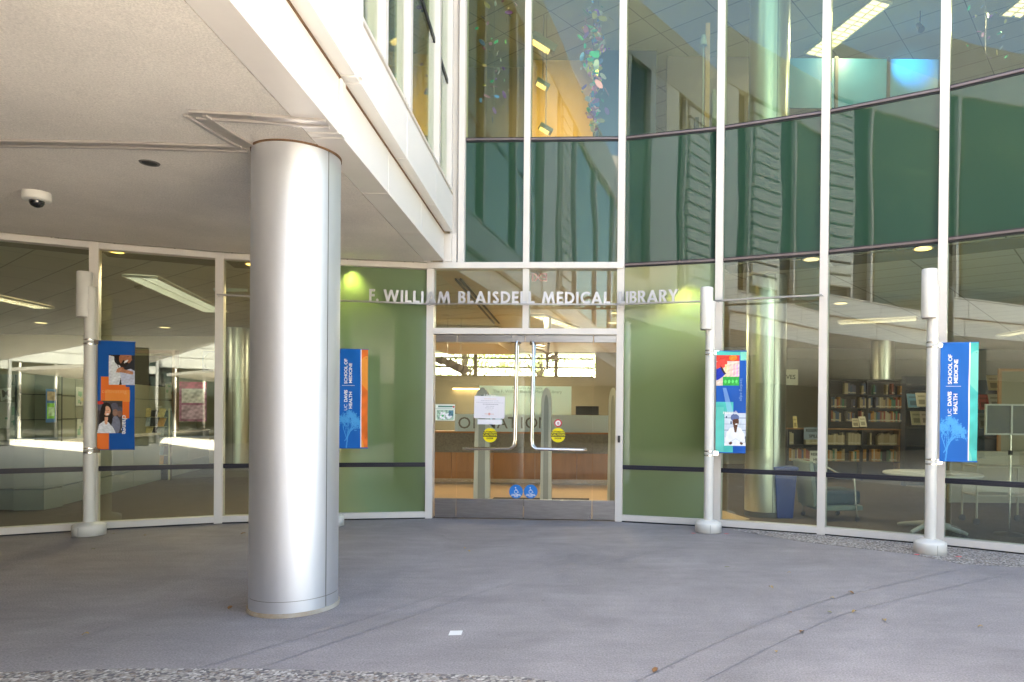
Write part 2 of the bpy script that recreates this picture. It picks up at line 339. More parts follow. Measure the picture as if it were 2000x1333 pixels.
# lobby stone floor in front of the desk
tl = [(-5.9, 9.4), *[tuple(off(i, -.16)) for i in (3, 4, 5, 6, 7)], (2.2, 10.2), (1.2, 13.5), (.8, 24.6), (-5.0, 24.6), (-4.4, 15.0)]
tl[0] = (-5.30, 9.62)
lf = poly_prism(tl[1:], .0125, .016).build('lobby_floor', TANF); tag(lf, kind='structure')
CZ = 3.742
part(poly_prism([(-24, 7.2)]+[tuple(p) for p in inner[:6]]+[(-2.9, 25), (-24, 25)], CZ+.01, Z_UP-.1), 'ground_floor_ceiling', TILE, lib)
part(poly_prism([tuple(inner[5]), tuple(off(6, -.141)), (.9, 25), (-2.899, 25)], CZ+.012, Z_UP-.1), 'lobby_ceiling', WOODC, lib)
part(poly_prism([tuple(off(6, -.1412))]+[tuple(p) for p in inner[7:]]+[(24, 1.8), (24, 25), (.901, 25)], CZ+.01, Z_UP-.1), 'ground_floor_ceiling', TILE, lib)
# bulkhead strip by the glass
STRIP = mat('bulkhead strip', (.20, .18, .12), .8)
for i in list(range(0, 5))+list(range(6, 15)):
    mb = MB(); seg_box(mb, P[i], P[i+1], .0, 0, CZ-.014, CZ-.004, -.75, -.135); part(mb, 'ceiling_edge_strip', STRIP, lib)
# rear wall with the high windows
YB = 24.
part(MB().box(-24, 24, YB, YB+.3, 0, 2.86), 'rear_wall', INW, lib)
xw0, xw1 = aty(845, 700, YB).x, aty(1160, 700, YB).x
part(MB().box(-24, xw0-1.5, YB, YB+.3, 2.86, 9.6), 'rear_wall', INW, lib)
part(MB().box(xw1+.05, 24, YB, YB+.3, 2.86, 9.6), 'rear_wall', INW, lib)
part(MB().box(xw0-1.5, xw1+.05, YB, YB+.3, CZ, 9.6), 'rear_wall', INW, lib)
WF = mat('rear window frame', (.16, .15, .11), .6)
mb = MB()
for px in (770, 928, 1086): x = aty(px, 700, YB).x; mb.box(x-.06, x+.06, YB+.05, YB+.15, 2.86, CZ)
for z in (2.87, 3.2, 3.52): mb.box(xw0-1.5, xw1, YB+.06, YB+.14, z-.03, z+.03)
part(mb, 'rear_window_frame', WF, lib)
part(MB().box(xw0-1.5, xw1+.05, YB+.1, YB+.11, 2.86, CZ), 'rear_window_pane', DOORG, lib)
for s in (-1, 1): part(MB().box(s*24, s*24.3, 1.5, 25, 0, 9.6), 'side_wall', INW, lib)
# upper storey slab, ceiling and roof
part(poly_prism([(-24, 10.2)]+[tuple(p) for p in inner[4:]]+[(24, 1.8), (24, 25), (-24, 25)], Z_UP-.099, Z_UP), 'upper_floor_slab', CARPET, lib)
part(poly_prism([(-24, 10.2)]+[tuple(p) for p in inner[4:]]+[(24, 1.8), (24, 25), (-24, 25)], 9.0, 9.2), 'upper_ceiling', TILE, lib)
roofp = [(-24, 7.2)]+[tuple(off(i, .05)) for i in range(len(P))]+[(24, 1.8), (24, 25), (-24, 25)]
ROOFM = mat('parapet panel', (.62, .60, .57), .5, var=.03)
part(poly_prism(roofp, Z_TOP+.001, 11.2), 'parapet', ROOFM, lib)
# upper partitions
AMB = mat('amber wall', (.66, .44, .20), .7, var=.10, vscale=.6)
MAUVE = mat('mauve wall', (.26, .225, .22), .8, var=.06)
part(MB().box(-6, -1.72, 14.5, 14.7, Z_UP, 9.0), 'upper_partition', MAUVE, lib)
part(MB().box(-1.72, .42, 14.2, 14.4, Z_UP, 9.0), 'upper_partition', AMB, lib)
NAVY = mat('navy partition', (.02, .055, .11), .3, spec=.6)
part(MB().box(-.32, .95, 13.6, 13.8, Z_UP, 8.9), 'upper_partition', NAVY, lib)
part(MB().box(1.201, 3.2, 14.0, 14.2, Z_UP, 9.0), 'upper_partition', MAUVE, lib)
# a dark lintel and white diagonal track in the lobby ceiling
TRK = mat('dark track', (.03, .028, .025), .5)
for k in (0, .16):
    a_, b_ = atz(890+k*60, 546, CZ-.01), atz(965+k*60, 632, CZ-.01)
    part(MB().tube([a_, b_], .02, 6), 'ceiling_track', TRK, lib)
# ------------------------------------------------------------------ lights inside
LAMPY = mat('warm lamp glow', (.9, .8, .5), .5, emit=(1, .60, .14), es=.6)
LAMPW = mat('lamp glow', (.9, .85, .7), .5, emit=(1, .76, .42), es=.16)
TROF = mat('troffer lens', (.8, .75, .65), .5, emit=(1, .84, .62), es=.2)
TROFC = mat('troffer cool', (.8, .8, .8), .5, emit=(.95, 1, .98), es=.12)
TRIM = mat('lamp trim', (.7, .66, .55), .5)
def downlight(px, py, z, r, m, label, power=0):
    q = atz(px, py, z); t = thing('ceiling_downlight', label, 'downlight', (q.x, q.y, z), 'round downlights in the library ceiling')
    part(MB().lathe((0, 0, 0), [(r, .0), (r*1.22, -.004), (r*1.25, .002)], 28), 'trim', TRIM, t, world=False)
    part(MB().cyl((0, 0), r*.98, -.006, -.003, 28), 'lens', m, t, world=False)
    if power:
        l = bpy.data.lights.new('downlight_lamp', 'SPOT'); l.energy = power*.2; l.color = (1, .74, .42); l.spot_size = R(110); l.spot_blend = .6; l.shadow_soft_size = r
        lo = bpy.data.objects.new('downlight_lamp', l); sc.collection.objects.link(lo); lo.parent = t; lo.location = (0, 0, -.02)
    return t
ZL = CZ-.02
downlight(228, 492, ZL, .085, LAMPY, 'yellow lit downlight over the leftmost whole window pane', 50)
downlight(493, 517, ZL, .085, LAMPY, 'yellow lit downlight just left of the big silver column', 50)
downlight(80, 631, CZ, .12, LAMPW, 'small lit downlight deep behind the far left pane')
downlight(322, 640, CZ, .12, LAMPW, 'small lit downlight above the blue and orange banner')
downlight(1585, 507, ZL, .10, LAMPW, 'lit downlight by the glass at the top right of the inner column', 50)
downlight(1803, 486, ZL, .10, LAMPY, 'lit downlight by the glass above the right lamp pole', 50)
downlight(1642, 593, CZ, .11, LAMPW, 'smaller lit downlight above the bookcase', 40)
downlight(1196, 631, CZ, .11, LAMPW, 'lit downlight seen through the right transom pane', 60)
downlight(1203, 612, CZ, .10, LAMPW, 'upper lit downlight at the right edge of the transom pane')
downlight(1352, 529, ZL, .10, LAMPY, 'yellow downlight glowing behind the frosted pane right of the doors', 230)
downlight(690, 522, ZL, .10, LAMPY, 'yellow downlight behind the frosted pane left of the doors', 170)
def troffer(p0, p1, wd, z, m, label, power, col=(1, .86, .66), seg_n=6):
    a_, b_ = atz(*p0, z), atz(*p1, z); c_ = (a_+b_)/2; L_ = (b_-a_).length; ang = math.atan2(b_.y-a_.y, b_.x-a_.x)
    t = thing('fluorescent_fixture', label, 'ceiling light', (c_.x, c_.y, z), 'long fluorescent ceiling lights', ang)
    mb = MB(); mb.box(-L_/2-.03, L_/2+.03, -wd/2-.03, -wd/2, -.03, .01).box(-L_/2-.03, L_/2+.03, wd/2, wd/2+.03, -.03, .01)
    mb.box(-L_/2-.03, -L_/2, -wd/2, wd/2, -.03, .01).box(L_/2, L_/2+.03, -wd/2, wd/2, -.03, .01)
    part(mb, 'housing', TRIM, t, world=False)
    part(MB().box(-L_/2, L_/2, -wd/2, wd/2, -.012, -.006), 'lens', m, t, world=False)
    mb = MB(); n = max(4, int(L_/.12))
    for k in range(1, n): x = -L_/2+L_*k/n; mb.box(x-.006, x+.006, -wd/2, wd/2, -.03, -.0125)
    mb.box(-L_/2, L_/2, -.006, .006, -.034, -.0122)
    part(mb, 'louvre', TRIM, t, world=False)
    l = bpy.data.lights.new('fixture_lamp', 'AREA'); l.shape = 'RECTANGLE'; l.size = L_; l.size_y = wd; l.energy = power*(.14 if z > 5 else .10); l.color = col
    lo = bpy.data.objects.new('fixture_lamp', l); sc.collection.objects.link(lo); lo.parent = t; lo.location = (0, 0, -.04)
    return t
troffer((275, 540), (420, 608), .45, CZ-.012, TROFC, 'grey green lit strip light behind the second pane from the left', 70, (1, .9, .72))
troffer((-60, 570), (85, 600), .35, CZ-.012, TROF, 'bright strip light behind the far left pane', 110)
troffer((1640, 630), (1790, 622), .3, CZ-.012, TROF, 'thin strip light above the bookshelves', 50)
troffer((1960, 655), (2100, 630), .3, CZ-.012, TROF, 'strip light at the far right edge of the ground floor', 50)
troffer((1590, 106), (1722, 2), .38, 8.985, TROF, 'lit louvred strip light on the upper floor ceiling', 120)
troffer((1975, 30), (2050, -30), .38, 8.985, TROF, 'corner of a lit strip light at the top right edge', 60)
troffer((1050, 615), (1120, 640), .3, CZ-.012, TROF, 'warm strip light over the lobby desk', 300, (1, .84, .6))
troffer((900, 668), (1000, 672), .4, CZ-.012, TROF, 'warm strip light far back over the lobby', 300, (1, .84, .6))
# ------------------------------------------------------------------ THE WING on the left
wing = thing('office_wing', 'cream panelled wing with a stucco soffit overhanging the left windows', 'building')
Wn = atz(454, 0, 3.62); Wf = aty(867.6, 510.5, 9.80)     # bottom outer edge of the fascia
d_ = (Wf.xy-Wn.xy).normalized()
def sol(z_fn, px, py):                # intersection with the sloped soffit
    lo, hi = 1., 14.
    for _ in range(60):
        m_ = (lo+hi)/2; q = aty(px, py, m_)
        if q.z > z_fn(m_): hi = m_
        else: lo = m_
    return aty(px, py, (lo+hi)/2)
Wn = sol(sofz, 653, 249); Wf = sol(sofz, 867.6, 510.5)
wd_ = (Wf.xy-Wn.xy).normalized(); wn_ = Vector((wd_.y, -wd_.x))
print('WING', Wn, Wf)
def wq(y, offx=0.): k = (y-Wn.y)/wd_.y; q = Wn.xy+wd_*k+wn_*offx; return q
def wz(px, py, offx=0.): return atv(px, py, Wn, Wf, offx)
YE = 9.88; YN = -16.
# soffit polygon (front faces the facade heads)
sof = [(-16, 6.0)]+[tuple(off(i, .02)) for i in range(0, 6)]
iq = [sol(sofz, 832, 514.7), sol(sofz, 357, 0)]
idr = (iq[1].xy-iq[0].xy).normalized()
def inq(y): k = (y-iq[0].y)/idr.y; return iq[0].xy+idr*k
sof += [tuple(inq(9.95))]+[tuple(inq(YN))]+[(-16, YN)]
part(MB().hexa([(x, y, sofz(y)) for x, y in sof], [(x, y, sofz(y)+.25) for x, y in sof]), 'soffit', STUCCO, wing)
# metal soffit strip between stucco and fascia, in panels
def brk(lst): return [YN]+sorted(lst)+[YE]
lowb = [wz(759, 340).y, wz(822.7, 425).y, 5.02, 5.12, 3.2, 1.2, -1.0, -3.5, -6, -9, -12]
lb = brk(lowb); G = .009
RV = 4.215
for y0, y1 in zip(lb[:-1], lb[1:]):
    y0 += G; y1 -= G
    mb = MB(); a0, a1 = inq(y0)+wn_*.012, inq(y1)+wn_*.012; b0, b1 = wq(y0), wq(y1)
    mb.hexa([(a0.x, a0.y, sofz(y0)-.003), (b0.x, b0.y, sofz(y0)-.003), (b1.x, b1.y, sofz(y1)-.003), (a1.x, a1.y, sofz(y1)-.003)],
            [(a0.x, a0.y, sofz(y0)+.02), (b0.x, b0.y, sofz(y0)+.02), (b1.x, b1.y, sofz(y1)+.02), (a1.x, a1.y, sofz(y1)+.02)])
    part(mb, 'soffit_strip', SOFM, wing)
def stain_mat():
    m = mat('stained fascia', (.82, .80, .775), .42, var=.02, vscale=1.2).copy(); m.name = 'stained fascia panel'
    t = m.node_tree; b = t.nodes['Principled BSDF']; src = b.inputs['Base Color'].links[0].from_socket
    g = t.nodes.new('ShaderNodeTexCoord'); sp = t.nodes.new('ShaderNodeSeparateXYZ'); t.links.new(g.outputs['Object'], sp.inputs[0])
    mr = t.nodes.new('ShaderNodeMapRange'); mr.inputs[1].default_value = 4.05; mr.inputs[2].default_value = 4.23; mr.clamp = True
    t.links.new(sp.outputs[2], mr.inputs[0])
    n = t.nodes.new('ShaderNodeTexNoise'); n.inputs['Scale'].default_value = 3; n.inputs['Detail'].default_value = 4; t.links.new(g.outputs['Object'], n.inputs[0])
    mu = t.nodes.new('ShaderNodeMath'); mu.operation = 'MULTIPLY'; po = t.nodes.new('ShaderNodeMath'); po.operation = 'POWER'; po.inputs[1].default_value = 2.2
    t.links.new(mr.outputs[0], po.inputs[0]); t.links.new(po.outputs[0], mu.inputs[0]); t.links.new(n.outputs[0], mu.inputs[1])
    mx = t.nodes.new('ShaderNodeMix'); mx.data_type = 'RGBA'; mx.inputs[7].default_value = (.55, .36, .2, 1)
    t.links.new(mu.outputs[0], mx.inputs[0]); t.links.new(src, mx.inputs[6]); t.links.new(mx.outputs[2], b.inputs['Base Color']); return m
STAIN = stain_mat()
# heights of the bands measured on the wing's plane
zr_n, zr_f = wz(641, 118).z, wz(867.6, 454).z
OF2 = .12
zt_f = wz(890.7, 395, OF2).z; zt_n = wz(703.8, 40, OF2).z
print('bands', zr_n, zr_f, zt_n, zt_f, 'sill', wz(888.6, 384, OF2).z)
def lin(y, y0, z0, y1, z1): return z0+(z1-z0)*(y-y0)/(y1-y0)
yr_n, yr_f = wz(641, 118).y, wz(867.6, 454).y; yt_n, yt_f = wz(703.8, 40, OF2).y, wz(890.7, 395, OF2).y
zr = lambda y: lin(y, yr_n, zr_n, yr_f, zr_f)
zt = lambda y: lin(y, yt_n, zt_n, yt_f, zt_f)
def wall_quad(mb, y0, y1, f0, f1, o0, o1):
    L_ = []
    for f in (f0, f1): L_.append([(*wq(y0, o0), f(y0)), (*wq(y0, o1), f(y0)), (*wq(y1, o1), f(y1)), (*wq(y1, o0), f(y1))])
    return mb.hexa(L_[0], L_[1])
for y0, y1 in zip(lb[:-1], lb[1:]):
    part(wall_quad(MB(), y0+G, y1-G, lambda y: sofz(y)+.021, lambda y: zr(y)-.012, -.03, 0), 'fascia_panel', STAIN, wing, .002)
part(wall_quad(MB(), YN, YE-.1, lambda y: sofz(y)+.02, lambda y: zt(y), -.08, -.035), 'fascia_backing', DARK, wing)
part(wall_quad(MB(), YN, YE, lambda y: zr(y)-.011, lambda y: zr(y)+.008, -.034, .006), 'rusty_reveal', RUST, wing)
upb = brk([wz(795, 260, OF2).y, wz(851, 385, OF2).y, 5.02, 5.14, 3.9, 1.2, -1, -3.5, -6, -9, -12])
for y0, y1 in zip(upb[:-1], upb[1:]):
    mb = MB(); wall_quad(mb, y0+G, y1-G, lambda y: zr(y)+.0085, lambda y: zr(y)+.03, -.033, OF2)
    wall_quad(mb, y0+G, y1-G, lambda y: zr(y)+.0305, lambda y: zt(y), OF2-.03, OF2)
    part(mb, 'band_panel', PANEL, wing, .002)
# sill, glass and mullions of the wing's upper storey
ZT = 9.3
YS = 5.14                             # solid near part 3.9..5.14
def sillz(y): return zt(y)+.045
part(wall_quad(MB(), YS, YE, lambda y: zt(y)+.012, sillz, OF2-.14, OF2+.015), 'window_sill', WHITE, wing, .003)
part(wall_quad(MB(), YN, 3.9, lambda y: zt(y)+.012, sillz, OF2-.14, OF2+.015), 'window_sill', WHITE, wing, .003)
part(wall_quad(MB(), 3.9, YS-.07, zt, lambda y: ZT, OF2-.16, OF2), 'wall_panel', PANEL, wing, .004)
part(wall_quad(MB(), YS-.06, YS, lambda y: zr(y)+.032, lambda y: ZT, OF2-.16, OF2+.02), 'joint_cover', PANEL, wing, .004)
part(wall_quad(MB(), 5.02, 5.12, lambda y: sofz(y)-.01, lambda y: zr(y)-.012, .001, .02), 'joint_cover', PANEL, wing, .004)
GW = OF2-.06
my = [wz(743, 100, GW).y, wz(793, 200, GW).y, wz(851, 250, GW).y]
my = [YS+.05]+my+[YE-.03]
print('wing mullions', my)
for k, y in enumerate(my):
    if k: part(wall_quad(MB(), y-.055, y+.055, sillz, lambda y: ZT, GW-.1, OF2-.005), 'mullion', WHITE, wing, .003)
my[0] = YS
for y0, y1 in zip(my[:-1], my[1:]):
    part(wall_quad(MB(), y0+.05, y1-.05, sillz, lambda y: 6.35, GW-.03, GW-.016), 'wing_window_pane', UPPER, wing)
    part(wall_quad(MB(), y0+.05, y1-.05, lambda y: 6.42, lambda y: ZT, GW-.03, GW-.016), 'wing_window_pane', UPPER, wing)
    part(wall_quad(MB(), y0+.055, y1-.055, lambda y: 6.351, lambda y: 6.419, GW-.05, GW-.004), 'transom_gasket', DARK, wing)
SH = mat('shingle siding', (.70, .68, .64), .5, var=.03)
part(wall_quad(MB(), 1.5, 3.88, lambda y: zt(y)+.01, lambda y: ZT, OF2-.2, OF2-.14), 'siding_backing', DARK, wing)  # near-black sheet paints the shadow in the gaps between the shingles
mb = MB(); z_ = 4.75
while z_ < ZT-.3: wall_quad(mb, 2.3, 3.35, lambda y: z_, lambda y: z_+.235, OF2-.12, OF2+.02); z_ += .30
part(mb, 'shingle_siding', SH, wing)
for y_ in (1.5, 2.2, 3.45): part(wall_quad(MB(), y_, y_+.08, sillz, lambda y: ZT, OF2-.13, OF2-.01), 'mullion', WHITE, wing)
yy = list(np.arange(1.4, YN, -2.8))
for y1, y0 in zip(yy[:-1], yy[1:]):
    part(wall_quad(MB(), y0+.05, y1-.05, sillz, lambda y: ZT, GW-.03, GW-.016), 'wing_window_pane', UPPER, wing)
    part(wall_quad(MB(), y0-.05, y0+.05, sillz, lambda y: ZT, GW-.1, OF2-.005), 'mullion', WHITE, wing)
# back part of the wing: roof, inner wall, far faces
part(MB().box(-16, -3.2, YN, 9.9, ZT-.3, ZT-.1), 'upper_ceiling', TILE, wing)
rp = [(-16, YN), tuple(wq(YN, OF2+.02)), tuple(wq(YE, OF2+.02)), (-16, YE)]
part(poly_prism(rp, ZT+.002, 10.6), 'parapet', ROOFM, wing)
part(poly_prism([(-16, YN), tuple(wq(YN, -.1)), tuple(wq(YE, -.1)), (-16, YE)], 4.7, 4.8), 'upper_floor_slab', CARPET, wing)
part(MB().box(-9, -8.8, YN, 9.9, 4.8, ZT-.3), 'upper_partition', AMB, wing)
part(MB().box(-16, -15.7, YN, 8, 0, ZT), 'side_wall', ROOFM, wing)
part(MB().box(-15.7, -2, YN-.2, YN, 4.0, ZT), 'end_wall', ROOFM, wing)
LOWW = mat('under wing wall', (.20, .17, .14), .7, var=.1)
part(MB().box(-9.6, -9.35, YN, 6.2, 0, 3.05), 'ground_floor_wall', LOWW, wing)
part(MB().box(-9.34, -1.2, YN+.01, YN+.25, 0, 3.04), 'ground_floor_wall', LOWW, wing)
# end trim posts between fascia and transom
EP0, EP1 = bay_u(867.5, 480)[0], bay_u(893, 480)[0]
mb = MB(); bay_box(mb, EP0, EP0+.13, Z_LOW+.033, zr_f, .0, .07); part(mb, 'end_trim', WHITE, wing, .003)
mb = MB(); bay_box(mb, EP0+.135, EP1, Z_LOW+.033, zr_f+.01, -.01, .05); part(mb, 'end_trim', WHITE, wing, .003)
# expansion joint covers on the soffit (metal channels)
def channel(pts, wdt, name='expansion_joint_cover'):
    mb = MB(); P3 = [sol(sofz, *p) for p in pts]
    for a_, b_ in zip(P3[:-1], P3[1:]):
        t = (b_-a_).normalized(); n = Vector((t.y, -t.x, 0)).normalized(); up = n.cross(t).normalized()
        if up.z > 0: up = -up
        for o0, o1, h in ((-wdt/2, -wdt*.3, .022), (-wdt*.3, wdt*.3, .009), (wdt*.3, wdt/2, .022)):
            A_ = [a_+n*o0, a_+n*o1, b_+n*o1, b_+n*o0]; mb.hexa([q+up*.001 for q in A_], [q+up*h for q in A_])
    return part(mb, name, SOFC, wing, .004)
SOFC = mat('joint cover metal', (.56, .52, .50), .3, metal=.55, var=.08, vscale=3)
channel([(-60, 277), (230, 281), (478, 289)], .13)
channel([(486, 287), (430, 254), (380, 222)], .17)
channel([(376, 222), (500, 229), (640, 240)], .14)
q = sol(sofz, 292, 318)
sp_ = thing('recessed_ceiling_lamp', 'small dark recessed opening in the soffit left of the big column', 'recessed lamp', (q.x, q.y, q.z-.004))
part(MB().lathe((0, 0, 0), [(.055, -.001), (.072, -.006), (.078, .003)], 28), 'trim', mat('hole trim', (.16, .15, .14), .5), sp_, world=False)
part(MB().cyl((0, 0), .056, -.003, 0, 24), 'lens', DARK, sp_, world=False)
q = sol(sofz, 72, 376)
dc = thing('security_camera', 'white dome security camera fixed under the stucco soffit', 'security camera', (q.x, q.y, q.z-.006))
part(MB().lathe((0, 0, 0), [(.115, .004), (.118, -.01), (.118, -.065), (.108, -.078), (.06, -.08)], 36), 'housing', POLEW, dc, world=False)
part(MB().lathe((0, 0, -.078), [(.062, .0), (.06, -.025), (.045, -.05), (.02, -.064), (.002, -.067)], 28), 'dome', mat('smoked dome', (.01, .01, .012), .08, spec=.8), dc, world=False)
# ------------------------------------------------------------------ silver column in front
ccx, ccy, cr = -2.53, 5.49, .333
colt = thing('clad_column', 'massive round silver metal clad column under the soffit edge', 'column', (ccx, ccy, 0))
ztop = sofz(5.49)-.004
mb = MB(); n = 96; a0, a1 = R(-64), R(-64+357)
def arc_shell(mb, r, z0, z1, aa, bb, n=64):
    vv = []
    for i in range(n+1):
        t = aa+(bb-aa)*i/n
        vv += [(r*math.cos(t), r*math.sin(t), z0), (r*math.cos(t), r*math.sin(t), z1)]
    mb.add(vv, [(2*i, 2*i+2, 2*i+3, 2*i+1) for i in range(n)], 0, True); return mb
seam = R(-22)
part(arc_shell(MB(), cr, .125, ztop-.02, seam+.012, seam+math.pi-.012), 'cladding_half', COLM, colt, world=False)
part(arc_shell(MB(), cr, .125, ztop-.02, seam+math.pi+.012, seam+2*math.pi-.012), 'cladding_half', COLM, colt, world=False)
part(MB().cyl((0, 0), cr-.012, .02, ztop, 64), 'core', mat('column core', (.3, .3, .31), .5, metal=.6), colt, world=False)
part(arc_shell(MB(), cr+.001, .03, .121, seam+.012, seam+2*math.pi-.012, 96), 'skirting_band', COLM, colt, world=False)
part(MB().cyl((0, 0), cr+.014, .003, .034, 72), 'sealant_ring', mat('base sealant', (.5, .47, .42), .8, col2=(.35, .25, .15), vscale=4), colt, world=False)
part(MB().cyl((0, 0), cr+.006, ztop-.018, ztop, 72), 'rusty_top_ring', RUST, colt, world=False)
# ------------------------------------------------------------------ ground
def ground_mat():
    m = mat('paved court', (.31, .286, .288), .85, var=.09, vscale=1.6, bump=.7, bscale=55, fine=.34); t = m.node_tree; b = t.nodes['Principled BSDF']
    src = b.inputs['Base Color'].links[0].from_socket; tc = t.nodes.new('ShaderNodeTexCoord')
    n = t.nodes.new('ShaderNodeTexNoise'); n.inputs['Scale'].default_value = .8; n.inputs['Detail'].default_value = 9; n.inputs['Roughness'].default_value = .72; n.inputs['Distortion'].default_value = .8
    mr = t.nodes.new('ShaderNodeMapRange'); mr.inputs[1].default_value = .35; mr.inputs[2].default_value = .7; mr.inputs[3].default_value = .84; mr.inputs[4].default_value = 1.10
    t.links.new(tc.outputs['Object'], n.inputs[0]); t.links.new(n.outputs[0], mr.inputs[0])
    mx = t.nodes.new('ShaderNodeMix'); mx.data_type = 'RGBA'; mx.blend_type = 'MULTIPLY'; mx.inputs[0].default_value = 1
    t.links.new(src, mx.inputs[6]); t.links.new(mr.outputs[0], mx.inputs[7])
    v = t.nodes.new('ShaderNodeTexVoronoi'); v.inputs['Scale'].default_value = 2.6; t.links.new(tc.outputs['Object'], v.inputs[0])
    n3 = t.nodes.new('ShaderNodeTexNoise'); n3.inputs['Scale'].default_value = 22; n3.inputs['Detail'].default_value = 3; t.links.new(tc.outputs['Object'], n3.inputs[0])
    ad = t.nodes.new('ShaderNodeMath'); ad.operation = 'MULTIPLY_ADD'; ad.inputs[1].default_value = .05; t.links.new(n3.outputs[0], ad.inputs[0]); t.links.new(v.outputs['Distance'], ad.inputs[2])
    m3 = t.nodes.new('ShaderNodeMapRange'); m3.inputs[1].default_value = .045; m3.inputs[2].default_value = .075; m3.inputs[3].default_value = .72; m3.inputs[4].default_value = 1; t.links.new(ad.outputs[0], m3.inputs[0])
    # swept streaks following the court's curve
    wv = t.nodes.new('ShaderNodeTexNoise'); wv.inputs['Scale'].default_value = 3.5; wv.inputs['Detail'].default_value = 7; wv.inputs['Roughness'].default_value = .7
    mpp = t.nodes.new('ShaderNodeMapping'); mpp.inputs['Rotation'].default_value = (0, 0, R(-48)); mpp.inputs['Scale'].default_value = (.35, 1.6, 1); t.links.new(tc.outputs['Object'], mpp.inputs[0]); t.links.new(mpp.outputs[0], wv.inputs[0])
    m4 = t.nodes.new('ShaderNodeMapRange'); m4.inputs[1].default_value = .3; m4.inputs[2].default_value = .7; m4.inputs[3].default_value = .88; m4.inputs[4].default_value = 1.07; t.links.new(wv.outputs[0], m4.inputs[0])
    mm = t.nodes.new('ShaderNodeMath'); mm.operation = 'MULTIPLY'; t.links.new(m3.outputs[0], mm.inputs[0]); t.links.new(m4.outputs[0], mm.inputs[1])
    mz = t.nodes.new('ShaderNodeMix'); mz.data_type = 'RGBA'; mz.blend_type = 'MULTIPLY'; mz.inputs[0].default_value = 1; t.links.new(mx.outputs[2], mz.inputs[6]); t.links.new(mm.outputs[0], mz.inputs[7])
    t.links.new(mz.outputs[2], b.inputs['Base Color']); return m
GM = ground_mat()
g = MB().add([(-300, -300, -.25), (300, -300, -.25), (300, 300, -.25), (-300, 300, -.25)], [(0, 1, 2, 3)]).build('ground', mat('far ground', (.22, .21, .17), .9, var=.2, vscale=.2)); tag(g, kind='structure')
gc = Vector((.2, -3.5)); ang = [math.atan2(*(Vector(p)-gc).yx) for p in ((-3.64, 4.05), (-.27, 3.99))]
# pavement: outer edge along the facade, inner edge a gravel band around the camera spot
def arc_pts(cx, cy, r, a0, a1, n): return [(cx+r*math.cos(a0+(a1-a0)*i/n), cy+r*math.sin(a0+(a1-a0)*i/n)) for i in range(n+1)]
pv = [(-16, 6.9)]+[tuple(p) for p in (off(i, -.1) for i in range(len(P)))]+[(14, 1.5), (14, 2.4-1.5), (3.2, 2.4), (-16, 2.4)]
pav = poly_prism(pv, -.2, 0).build('pavement', GM); tag(pav, kind='structure')
tag(poly_prism([(-30, 2.399), (3.2, 2.399), (14, .899), (30, .899), (30, -30), (-30, -30)], -.2, 0).build('plaza', mat('plaza concrete', (.60, .56, .50), .85, var=.08, vscale=.8, bump=.2, bscale=120, fine=.06)), kind='structure')  # unseen ground made pale to bounce sunlight up onto the soffit
def gravel_mat():
    m = bpy.data.materials.new('exposed aggregate'); m.use_nodes = True; t = m.node_tree; b = t.nodes['Principled BSDF']; b.inputs['Roughness'].default_value = .7
    tc = t.nodes.new('ShaderNodeTexCoord'); v = t.nodes.new('ShaderNodeTexVoronoi'); v.inputs['Scale'].default_value = 50
    t.links.new(tc.outputs['Object'], v.inputs[0]); r = t.nodes.new('ShaderNodeValToRGB'); r.color_ramp.interpolation = 'CONSTANT'
    e = r.color_ramp.elements; e[0].color = (.50, .46, .43, 1); e[1].position = .22; e[1].color = (.18, .17, .18, 1)
    for p_, c_ in ((.4, (.55, .5, .45, 1)), (.6, (.36, .32, .31, 1)), (.74, (.80, .76, .72, 1)), (.9, (.35, .27, .22, 1))): x = e.new(p_); x.color = c_
    sp = t.nodes.new('ShaderNodeSeparateColor'); t.links.new(v.outputs['Color'], sp.inputs[0]); t.links.new(sp.outputs[0], r.inputs[0])
    mr = t.nodes.new('ShaderNodeMapRange'); mr.inputs[1].default_value = .0; mr.inputs[2].default_value = .55; mr.inputs[3].default_value = 1.0; mr.inputs[4].default_value = .6; t.links.new(v.outputs['Distance'], mr.inputs[0])
    mx = t.nodes.new('ShaderNodeMix'); mx.data_type = 'RGBA'; mx.blend_type = 'MULTIPLY'; mx.inputs[0].default_value = 1
    t.links.new(r.outputs[0], mx.inputs[6]); t.links.new(mr.outputs[0], mx.inputs[7]); t.links.new(mx.outputs[2], b.inputs['Base Color'])
    bp = t.nodes.new('ShaderNodeBump'); bp.inputs['Strength'].default_value = .9; bp.inputs['Distance'].default_value = .006; t.links.new(mr.outputs[0], bp.inputs['Height']); t.links.new(bp.outputs[0], b.inputs['Normal'])
    return m
GRAV = gravel_mat()
gp = [atz(x, y).xy for x, y in ((-300, 1330), (0, 1314), (250, 1307.5), (500, 1307.5), (750, 1314), (1000, 1322), (1090, 1333), (1300, 1375))]
gq = [(gp[0].x-.3, 3.3), (gp[-1].x+.3, 3.2)]
gpts = [tuple(p) for p in gp]+[(1.2, 2.3), (-5.5, 2.3)]
tag(poly_prism(gpts, .001, .004).build('gravel_strip', GRAV), kind='structure')
gr = [atz(x, y).xy for x, y in ((1430, 1036), (1570, 1059), (1780, 1083), (1875, 1102), (2000, 1109))]+[Vector((5.6, 5.9)), Vector((6.6, 4.6)), Vector((7.3, 3.2))]
bk = [off(i, .03) for i in (13, 12, 11, 10, 9, 8)]+[off(7, .03)+(P[8]-P[7]).normalized()*.25]
tag(poly_prism([tuple(p) for p in gr]+[tuple(p) for p in bk], .001, .004).build('gravel_strip', GRAV), kind='structure')
